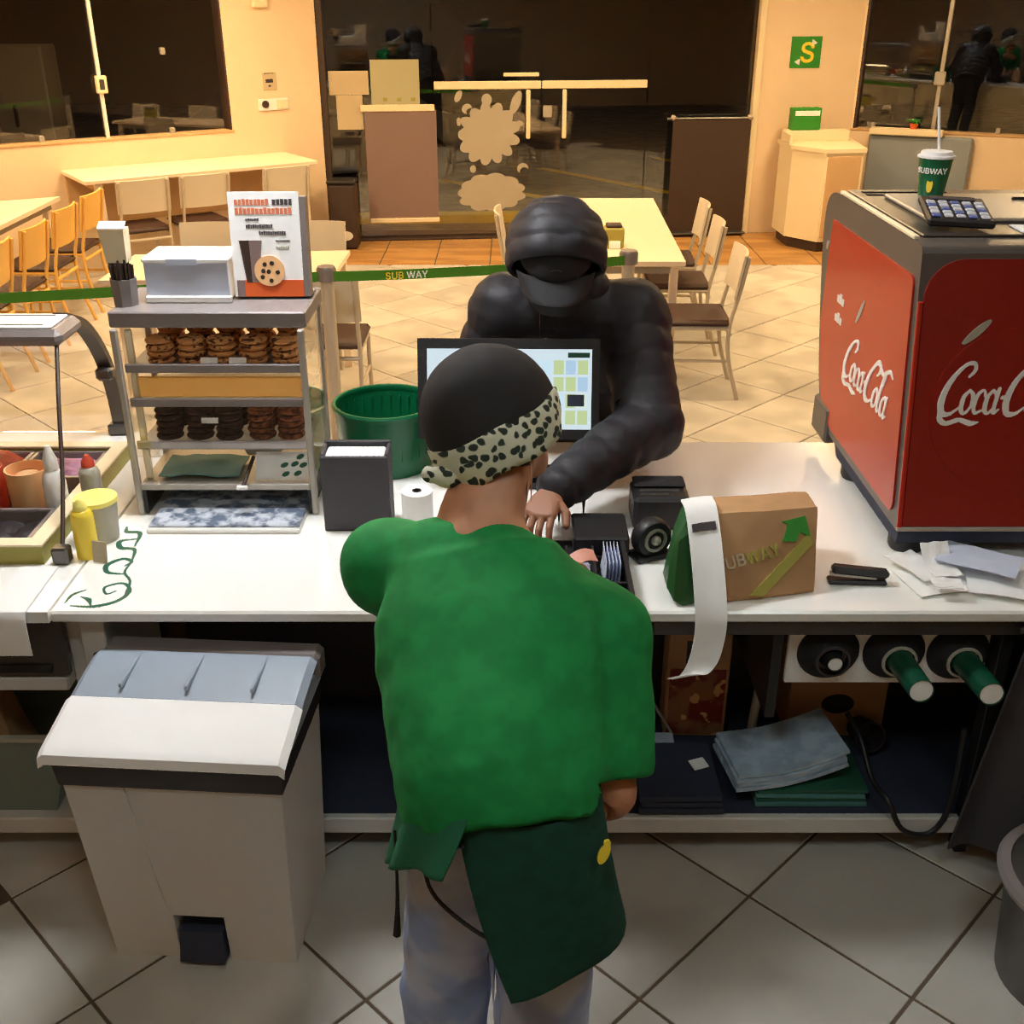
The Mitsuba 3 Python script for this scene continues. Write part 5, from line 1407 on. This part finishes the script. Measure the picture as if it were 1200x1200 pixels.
def head(c, up, face, size=1.0):
    """Skull, jaw, nose, brow, lips and ears round the head centre c, as one blended shape, and the head's own axes."""
    u = unit(up)
    f = unit(np.array(face, float) - u * (np.array(face, float) @ u))
    s = np.cross(f, u)
    P = lambda a, b, d: np.array(c) + size * (f * a + s * b + u * d)  # noqa: E731
    z = size
    big = [ell(P(0, 0, 0.028), (s, f, u), (0.078 * z, 0.098 * z, 0.092 * z)), ell(P(0.035, 0, -0.03), (s, f, u), (0.060 * z, 0.062 * z, 0.075 * z)), cone(P(0.055, 0.012, -0.092), P(0.055, -0.012, -0.092), 0.026 * z, 0.026 * z)]
    small = [cone(P(0.094, 0, 0.015), P(0.112, 0, -0.022), 0.009 * z, 0.014 * z), cone(P(0.088, 0.03, 0.024), P(0.088, -0.03, 0.024), 0.011 * z, 0.011 * z), cone(P(0.090, 0.018, -0.055), P(0.090, -0.018, -0.055), 0.008 * z, 0.008 * z)]
    small += [ell(P(-0.012, 0.080 * k_, 0.004), (s, f, u), (0.012 * z, 0.02 * z, 0.032 * z)) for k_ in (-1, 1)]
    B, M = blend(big, 0.03 * z), blend(small, 0.008)
    return (lambda Q: smin(B(Q), M(Q), 0.008)), P, f, s, u


def along(verts, lines):
    """For each vertex: the length along the nearest of the polylines, and which."""
    best, val, which = np.full(len(verts), 1e9), np.zeros(len(verts)), np.zeros(len(verts), int)
    for li, ln in enumerate(lines):
        q, base = np.array(ln, float), 0.0
        for a, b in zip(q, q[1:]):
            L = np.linalg.norm(b - a)
            t = np.clip((verts - a) @ (b - a) / L ** 2, 0, 1)
            d = np.linalg.norm(verts - (a + t[:, None] * (b - a)), axis=1)
            m = d < best
            best[m], val[m], which[m] = d[m], base + t[m] * L, li
            base += L
    return val, which


def ruffle(m, amp, scale, seed):
    m.vertices = m.vertices + m.vertex_normals * (amp * (meshkit.fbm(m.vertices * scale, 3, seed) - 0.5))[:, None]
    return m


# --- the person in the green shirt, seen from behind
Rw, Fw = unit((0.906, -0.42, -0.10)), unit((0.42, 0.906, 0.0))
Rh, Fh = unit((0.955, -0.30, 0.0)), unit((0.30, 0.955, 0.0))
hipc, neck0 = np.array((-0.010, 1.50, 0.985)), np.array((-0.072, 1.842, 1.345))
spine = unit(neck0 - hipc)
Rw = unit(Rw - spine * (Rw @ spine))
Nw = np.cross(spine, Rw)
Nw = Nw if Nw @ Fw > 0 else -Nw
shL, shR = np.array((-0.238, 1.880, 1.232)), np.array((0.160, 1.715, 1.172))
elL, wrL = np.array((-0.205, 2.105, 1.0)), np.array((0.060, 2.300, 0.968))
elR, wrR = np.array((0.172, 1.555, 0.950)), np.array((0.085, 1.785, 0.925))
hL, hR = hipc - Rh * 0.080 + (0, 0, -0.10), hipc + Rh * 0.080 + (0, 0, -0.10)
knL, knR = np.array((-0.130, 1.545, 0.48)), np.array((0.055, 1.465, 0.48))
anL, anR = np.array((-0.135, 1.500, 0.085)), np.array((0.070, 1.425, 0.085))
hc = np.array((-0.030, 1.948, 1.490))
hfun, HP, hf, hs, hu = head(hc, (-0.36, 0.12, 0.92), (0.52, 0.85, -0.1), 1.06)
TS = [(0.0, 0.135, 0.092), (0.08, 0.145, 0.105), (0.20, 0.175, 0.110), (0.32, 0.178, 0.102), (0.40, 0.155, 0.085), (0.47, 0.09, 0.065)]
grow = lambda st, g, h=None: [(t, a + g, b + (g if h is None else h)) for t, a, b in st]  # noqa: E731
bparts = [trunk(hipc, spine, Rw, Nw, TS), cone(shL + (neck0 - shL) * 0.1, shR + (neck0 - shR) * 0.1, 0.066, 0.066), cone(neck0 - spine * 0.06, hc - hu * 0.05 - hf * 0.015, 0.074, 0.062), cone(neck0 - Rw * 0.08 - spine * 0.07, neck0 + spine * 0.05, 0.035, 0.045), cone(neck0 + Rw * 0.09 - spine * 0.10, neck0 + spine * 0.02, 0.035, 0.045)]
bparts += limb([shL, elL, wrL], [0.058, 0.044, 0.029]) + limb([shR, elR, wrR], [0.058, 0.046, 0.030])
bparts += [cone(hL, hR, 0.088, 0.088)] + limb([hL, knL, anL], [0.084, 0.058, 0.042]) + limb([hR, knR, anR], [0.084, 0.058, 0.042])
bparts += [cone(a_ + (0, -0.03, -0.045), a_ + Fh * 0.15 + (0, 0, -0.055), 0.035, 0.028) for a_ in (anL, anR)]
B_ = blend(bparts, 0.03)
bm_ = nets(lambda P: smin(B_(P), hfun(P), 0.018), (-0.42, 1.25, -0.02), (0.34, 2.38, 1.66), 0.011, 4)


def hand_mesh(bones, el_, wr, r):
    return skin_over(bones + chain([wr - unit(wr - el_) * 0.06, wr], [r * 0.98, r * 0.85]), 0.006, 6)


def with_hands(m, hs_):
    M = Manifold(mi_mesh(m))
    for h_ in hs_:
        M = M + Manifold(mi_mesh(h_))
    return tri(M)


handL = hand_mesh(hand(wrL, (0.66, 0.74, -0.03), (-0.25, 0.1, 1), -1, (0.15, 0.3, 0.25), 1.08), elL, wrL, 0.031)
handR = hand_mesh(hand(wrR, (-0.35, 0.9, 0.1), (0.9, 0.3, 0.3), -1, (0.5, 0.6, 0.5)), elR, wrR, 0.032)
worker = thing('person', 'person seen from behind in a green shirt, dark green apron, black cap and spotted headband', 'person')
part(worker, 'body', with_hands(bm_, [handL, handR]), 'm_skin', True)
# shirt: wide, bloused over the apron's waist, sleeves to the elbow
SS = [(-0.055, 0.168, 0.140), (-0.02, 0.182, 0.156), (0.04, 0.188, 0.166), (0.13, 0.196, 0.160), (0.24, 0.210, 0.140), (0.33, 0.208, 0.124), (0.43, 0.150, 0.092)]
eL8, eR8 = shL + (elL - shL) * 0.78, shR + (elR - shR) * 0.80
T_ = blend([trunk(hipc - Nw * 0.012, spine, Rw, Nw, SS), cone(shL, neck0 - Rw * 0.03 - spine * 0.065, 0.088, 0.080), cone(shR, neck0 + Rw * 0.03 - spine * 0.09, 0.092, 0.080), cone(shL, eL8, 0.088, 0.080), cone(shR, eR8, 0.094, 0.090), cone(neck0 - Rw * 0.07 - spine * 0.05, neck0 + Rw * 0.03 - spine * 0.075, 0.062, 0.066)], 0.035)
dR8, dL8 = unit(elR - shR), unit(elL - shL)
npl = unit(hc - hu * 0.05 - hf * 0.03 - neck0)


def shirt(P):
    d = T_(P)
    q = (P - hipc) @ spine
    d = d + 0.014 * (meshkit.fbm(P * np.array([9.0, 9.0, 6.0]), 2, 4) - 0.5) + 0.010 * (meshkit.fbm((P + 0.5 * (P @ Rw)[..., None] * spine) * np.array([26.0, 26.0, 9.0]), 2, 9) - 0.5) * np.clip(1.3 - q / 0.35, 0.15, 1)
    d = np.maximum(d, -0.060 - q)
    for c_, n_ in ((shR + (elR - shR) * 0.92, dR8), (shL + (elL - shL) * 0.90, dL8)):
        near = np.linalg.norm(P - c_, axis=-1) < 0.16
        d = np.where(near, np.maximum(d, (P - c_) @ n_), d)
    hole = cone(neck0 + spine * 0.02 + Nw * 0.015 + Rw * 0.012, neck0 + npl * 0.3, 0.072, 0.080)(P)
    return -smin(-d, hole, 0.010)


part(worker, 'shirt', nets(shirt, (-0.44, 1.26, 0.82), (0.36, 2.20, 1.46), 0.0095, 4), 'm_tshirt', True, label='green short sleeved shirt')


def jeans(P):
    d = blend([cone(hL, hR, 0.100, 0.100), cone(hL + (0, 0, 0.09), hR + (0, 0, 0.09), 0.088, 0.088)] + limb([hL, knL, anL], [0.100, 0.086, 0.072]) + limb([hR, knR, anR], [0.100, 0.086, 0.072]), 0.02)(P)
    d = d + 0.016 * (meshkit.fbm(P * np.array([16.0, 16.0, 11.0]), 3, 3) - 0.5)
    return np.maximum(np.maximum(d, P[..., 2] - 1.01), 0.055 - P[..., 2])


part(worker, 'jeans', nets(jeans, (-0.36, 1.24, 0.02), (0.30, 1.74, 1.06), 0.011, 3), 'm_jeans', True, label='pale blue jeans')
for a_ in (anL, anR):
    part(worker, 'shoe', tri(Manifold.batch_hull([ball(a_ + (0, -0.04, -0.045), 0.045, 20), ball(a_ + Fh * 0.16 + (0, 0, -0.05), 0.042, 20), ball(a_ + Fh * 0.05 + (0, 0, 0.0), 0.05, 20)]).trim_by_plane((0, 0, 1), 0.0)), 'm_black', 40)
# cap and headband
cc = hc + hu * 0.030
gth, gph = np.linspace(0, 2 * PI, 61), np.linspace(0, PI * 0.58, 18)
D_ = np.array([[cc + hs * 0.127 * math.sin(p) * math.cos(t) + hf * 0.134 * math.sin(p) * math.sin(t) + hu * 0.136 * math.cos(p) for t in gth] for p in gph])
lobe = meshkit.fbm((D_ - cc) * 14, 3, 2) - 0.5
D_ = D_ + 0.012 * lobe[..., None] * (D_ - cc) / 0.13
part(worker, 'cap', sheet(D_, 0.006, True), 'm_cap', True, label='black soft cap')


def hoop(c, h0, h1, r0, r1, th, n=61):
    g = []
    for q in np.linspace(0, 1, 8):
        r = r0 + (r1 - r0) * q + 0.006 * math.sin(q * PI)
        g.append([c + hs * (r * math.cos(t) + 0.003 * math.sin(7 * t + q * 3)) + hf * 1.07 * r * math.sin(t) + hu * (h0 + (h1 - h0) * q + 0.012 * math.cos(t) + 0.003 * math.sin(5 * t)) for t in np.linspace(0, 2 * PI, n)])
    return sheet(np.array(g), th, True)


part(worker, 'headband', hoop(cc, -0.090, -0.006, 0.110, 0.127, 0.008), 'm_headband', True, label='pale headband with dark spots')
kn = cc - hf * 0.122 - hs * 0.055 - hu * 0.062
part(worker, 'headband_knot', nets(blend([ell(kn, (hs, hf, hu), (0.028, 0.02, 0.022)), cone(kn, kn - hs * 0.035 + hu * 0.012 - hf * 0.002, 0.012, 0.017)], 0.01), kn - 0.07, kn + 0.07, 0.004, 2), 'm_headband', True)
part(worker, 'hair', nets(lambda P: np.maximum(np.maximum(ell(hc - hf * 0.006 + hu * 0.012, (hs, hf, hu), (0.092, 0.106, 0.115))(P), (P - hc) @ hf + 0.02), -((P - hc) @ hu) - 0.088), hc - 0.16, hc + 0.16, 0.007, 2), 'm_hair', True)
# apron round the hips, open at the back
ac = hipc + (0, 0, -0.02)


def apron_sheet(f0, f1, z_top, z_bot, lean_l=0.0, lean_r=0.0, grow_=0.0, n=34):
    rows = []
    for t in np.linspace(0, 1, 16):
        a0, a1 = f0 + lean_l * t, f1 - lean_r * t
        row = []
        for q in np.linspace(0, 1, n):
            a = math.radians(a0 + (a1 - a0) * q)
            zb = z_bot(q) if callable(z_bot) else z_bot
            z = z_top + (zb - z_top) * t
            w = 0.010 * t * math.sin(q * 19 + 1.0)
            row.append(ac + Rh * math.sin(a) * (0.160 + 0.050 * t + grow_ + w) + Fh * math.cos(a) * (0.134 + 0.054 * t + grow_ + w) + np.array([0, 0, z - ac[2]]))
        rows.append(row)
    return sheet(np.array(rows), 0.005)


part(worker, 'apron', apron_sheet(-70, 196, 1.035, lambda q: 0.745 - 0.035 * (q > 0.5) * (q - 0.5) * 2, 0, 34), 'm_apron', True, label='dark green apron')
part(worker, 'apron_flap', apron_sheet(-176, -70, 1.07, lambda q: 0.955 - 0.26 * q ** 1.4, 8, 0, 0.004, 22), 'm_apron_lit', True, label='back edge of the apron, painted lighter where light falls')
ws = lambda deg, z, g: ac + Rh * math.sin(math.radians(deg)) * (0.190 + g) + Fh * math.cos(math.radians(deg)) * (0.160 + g) + np.array([0, 0, z - ac[2]])  # noqa: E731
part(worker, 'apron_string', tube([ws(-118, 0.93, 0.012), ws(-124, 0.85, 0.016), ws(-126, 0.78, 0.02), ws(-126, 0.71, 0.024)], [0.003, 0.003, 0.004, 0.008], 6, 5), 'm_black')
part(worker, 'apron_string', tube([ws(-172, 0.995, -0.01), ws(-150, 0.94, -0.016), ws(-138, 0.875, -0.02), ws(-150, 0.84, -0.016), ws(-175, 0.82, -0.008), ws(-196, 0.79, -0.004)], 0.004, 6, 5), 'm_black')
k = thing('key_fob', 'small yellow key fob hanging by the elbow of the person in the green shirt', 'key fob')
put(k, on(prism(drop(0, 0, .009, .019, -25).union(Point(0.006, 0.019).buffer(0.006)), 0.005), (1, 0.2, 0), (0, 0.2, 1), (0.152, 1.392, 0.955)), 'm_yellow')

# --- the person in black leaning over the counter
robber = thing('person', 'person in a black hooded puffer jacket and cap reaching over the counter into the till', 'person')
rh_, rn_ = np.array((0.285, 3.68, 0.98)), np.array((0.165, 3.335, 1.395))
rsp = unit(rn_ - rh_)
rR = unit((-1, 0.10, 0.0))                  # his right points to the picture's left
rR = unit(rR - rsp * (rR @ rsp))
rN = np.cross(rsp, rR)
rN = rN if rN[1] < 0 else -rN
sl, sr = np.array((0.375, 3.32, 1.335)), np.array((-0.020, 3.36, 1.345))      # his left, his right shoulder
el, wl = np.array((0.412, 3.08, 1.065)), np.array((0.106, 2.775, 0.978))
er_, wr_ = np.array((-0.120, 3.40, 1.090)), np.array((-0.120, 3.355, 0.935))
rc = np.array((0.128, 3.175, 1.535))
rfun, RP, rf, rs, ru = head(rc, (0.0, -0.42, 0.91), (-0.04, -0.85, -0.52))
rhl, rhr = rh_ - rR * 0.09 + (0, 0.02, -0.08), rh_ + rR * 0.09 + (0, 0.02, -0.08)
RS = [(-0.08, 0.165, 0.12), (0.10, 0.165, 0.115), (0.28, 0.180, 0.112), (0.42, 0.165, 0.095), (0.52, 0.09, 0.07)]
rk_, ra_ = [(rhl + (0.02, 0.03, -0.43)), (rhr + (0, 0.02, -0.43))], [(rhl + (0.03, 0.12, -0.81)), (rhr + (0, 0.10, -0.81))]
rparts = [trunk(rh_, rsp, rR, rN, RS), cone(sl, sr, 0.066, 0.066), cone(rn_ - rsp * 0.05, rc - ru * 0.05 - rf * 0.015, 0.075, 0.062)] + limb([sl, el, wl], [0.062, 0.048, 0.031]) + limb([sr, er_, wr_], [0.062, 0.048, 0.031])
rparts += [cone(rhl, rhr, 0.10, 0.10)] + limb([rhl, rk_[0], ra_[0]], [0.092, 0.06, 0.042]) + limb([rhr, rk_[1], ra_[1]], [0.092, 0.06, 0.042])
rparts += [cone(a_ + (0, 0.03, -0.04), a_ + (0, -0.15, -0.05), 0.035, 0.028) for a_ in ra_]
RB = blend(rparts, 0.03)
rbm = nets(lambda P: smin(RB(P), rfun(P), 0.015), (-0.26, 2.72, -0.02), (0.58, 4.0, 1.70), 0.0115, 4)
handl = hand_mesh(hand(wl, (-0.34, -0.90, -0.24), (-0.15, -0.28, 0.95), -1, (0.38, 0.45, 0.4), 1.12), el, wl, 0.033)
handr = hand_mesh(hand(wr_, (0.25, -0.92, -0.25), (0, -0.2, 1), 1, (0.1, 0.15, 0.1), 1.0), er_, wr_, 0.033)
part(robber, 'body', with_hands(rbm, [handl, handr]), 'm_skin_dark', True)
JS = [(-0.13, 0.236, 0.165), (0.0, 0.246, 0.175), (0.16, 0.246, 0.170), (0.30, 0.240, 0.160), (0.42, 0.205, 0.135), (0.50, 0.13, 0.11)]
JT = blend([trunk(rh_, rsp, rR, rN, JS), cone(sl, sr, 0.108, 0.108), cone(rn_ - rsp * 0.04, rn_ + rsp * 0.06, 0.115, 0.10)], 0.04)
JA = blend([*limb([sl, el, wl + (el - wl) * 0.10], [0.108, 0.098, 0.066])], 0.03)
JB = blend([*limb([sr, er_, wr_ + (er_ - wr_) * 0.14], [0.104, 0.092, 0.062])], 0.03)
lines_ = [[rh_ - rsp * 0.2, rn_ + rsp * 0.12], [sl, el, wl], [sr, er_, wr_]]


def jacket(P):
    fl = P.reshape(-1, 3)
    d = np.full(len(fl), 0.3)
    t_ = [JT(fl), JA(fl), JB(fl)]
    d0 = smin(smin(t_[0], t_[1], 0.03), t_[2], 0.03)
    near = np.abs(d0) < 0.05
    q = fl[near]
    v_, w_ = along(q, lines_)
    v_ = v_ + 0.018 * meshkit.fbm(q * 8, 2, 3)
    puff = np.abs(np.sin(PI * v_ / 0.085)) ** 0.45 - 0.6
    d = d0.copy()
    d[near] = d0[near] - 0.009 * puff + 0.016 * (meshkit.fbm(q * 19, 3, 6) - 0.5)
    d = np.maximum(d, -0.10 - (fl - rh_) @ rsp)
    return d.reshape(P.shape[:-1])


part(robber, 'jacket', nets(jacket, (-0.28, 2.72, 0.80), (0.66, 3.98, 1.56), 0.0105, 2), 'm_jacket', True, label='black quilted puffer jacket')
for w_, e_ in ((wl, el), (wr_, er_)):
    d_ = unit(w_ - e_)
    x_ = unit(np.cross(d_, (0.2, 0.1, 1)))
    y_ = np.cross(d_, x_)
    c_ = w_ - d_ * 0.018
    part(robber, 'cuff', tube([c_ + 0.034 * (x_ * math.cos(t) + y_ * math.sin(t)) for t in np.linspace(0, 2 * PI, 26)], 0.014, 8), 'm_black_soft', True)
# hood: an open shell round the head, its pole at the back of the crown
hoodc = rc + ru * 0.005 - rf * 0.035
gt, gp = np.linspace(0, 2 * PI, 57), np.linspace(0.02, PI * 0.605, 40)
ax0 = unit(-rf * 0.80 + ru * 0.60)
b0, b1 = rs, np.cross(ax0, rs)
Hd = np.array([[hoodc + ax0 * 0.152 * math.cos(p) + b0 * 0.142 * math.sin(p) * math.cos(t) + b1 * 0.160 * math.sin(p) * math.sin(t) for t in gt] for p in gp])
lift = 0.006 * (np.abs(np.sin(np.linspace(0, 5.0 * PI, len(gp)))) ** 0.45 - 0.5)[:, None, None]
nz = meshkit.fbm(Hd * 16, 3, 5) - 0.5
Hd = Hd + lift * (Hd - hoodc) / 0.15 + 0.026 * nz[..., None] * (Hd - hoodc) / 0.15
part(robber, 'hood', sheet(Hd, 0.014, True), 'm_jacket', True, label='quilted hood pulled over the cap')
part(robber, 'collar', nets(blend([cone(rn_ + rsp * 0.02 + rR * 0.07, rn_ + rsp * 0.02 - rR * 0.07, 0.075, 0.075), cone(rn_, hoodc - ru * 0.09 - rf * 0.055, 0.10, 0.09), cone(rn_ + rN * 0.04, rn_ + rsp * 0.06 + rN * 0.06, 0.06, 0.055)], 0.03), rn_ - 0.22, rn_ + 0.24, 0.011, 3), 'm_jacket', True)
gph2 = np.linspace(0.0, PI * 0.5, 12)
Cp = np.array([[rc + ru * 0.022 + rs * 0.104 * math.sin(p) * math.cos(t) + rf * 0.119 * math.sin(p) * math.sin(t) + ru * 0.100 * math.cos(p) for t in gth] for p in gph2])
part(robber, 'cap', sheet(Cp, 0.004, True), 'm_black_soft', True)
br = []
for q in np.linspace(0, 1, 8):
    br.append([rc + ru * (0.020 - 0.030 * q - 0.018 * (x * x) * (0.4 + q)) + rs * 0.112 * x * (1 - 0.16 * q * abs(x)) + rf * (0.108 * math.sqrt(max(0.0, 1 - 0.72 * x * x)) + 0.085 * q * math.sqrt(max(0.05, 1 - 0.8 * x * x))) for x in np.linspace(-1, 1, 17)])
part(robber, 'cap_brim', sheet(np.array(br), 0.005), 'm_black_soft', True)
part(robber, 'cap_emblem', on(prism(drop(0, 0, .018, .008, 0), 0.004), -rs if (-rs)[0] > 0 else rs, ru, rc + ru * 0.050 + rf * 0.110), 'm_ink')
gm = np.array([[rc + ru * z + (rs * math.sin(a) * 0.084 + rf * (math.cos(a) * 0.092 + 0.022)) * (1.0 - 1.6 * max(0, -z - 0.06)) for a in np.linspace(-1.5, 1.5, 19)] for z in np.linspace(-0.115, -0.045, 8)])
part(robber, 'neck_warmer', sheet(gm, 0.006), 'm_black_soft', True)


def trousers(P):
    d = blend([cone(rhl, rhr, 0.12, 0.12), cone(rh_ - rR * 0.08, rh_ + rR * 0.08, 0.11, 0.11)] + limb([rhl, rk_[0], ra_[0]], [0.112, 0.085, 0.072]) + limb([rhr, rk_[1], ra_[1]], [0.112, 0.085, 0.072]), 0.02)(P)
    return np.maximum(d + 0.012 * (meshkit.fbm(P * 13, 2, 3) - 0.5), 0.055 - P[..., 2])


part(robber, 'trousers', nets(trousers, (0.02, 3.45, 0.02), (0.56, 4.05, 1.14), 0.013, 3), 'm_trousers', True)
for a_ in ra_:
    part(robber, 'shoe', tri(Manifold.batch_hull([ball(a_ + (0, 0.04, -0.03), 0.045, 20), ball(a_ + (0, -0.16, -0.035), 0.042, 20), ball(a_ + (0, -0.04, 0.02), 0.05, 20)]).trim_by_plane((0, 0, 1), 0.0)), 'm_black', 40)
kk = thing('banknote', 'folded pale pink banknote held in the fingers above the till drawer', 'banknote')
g = np.array([[np.array((0.158, 2.415, 0.940)) + np.array((0.060, 0.02, 0.004)) * u_ + np.array((-0.012, 0.034, 0.016)) * v_ + np.array((0, 0, 0.010 * math.sin(u_ * PI))) for v_ in np.linspace(0, 1, 5)] for u_ in np.linspace(0, 1, 7)])
put(kk, sheet(g, 0.0015), 'm_skin_pale', 40)
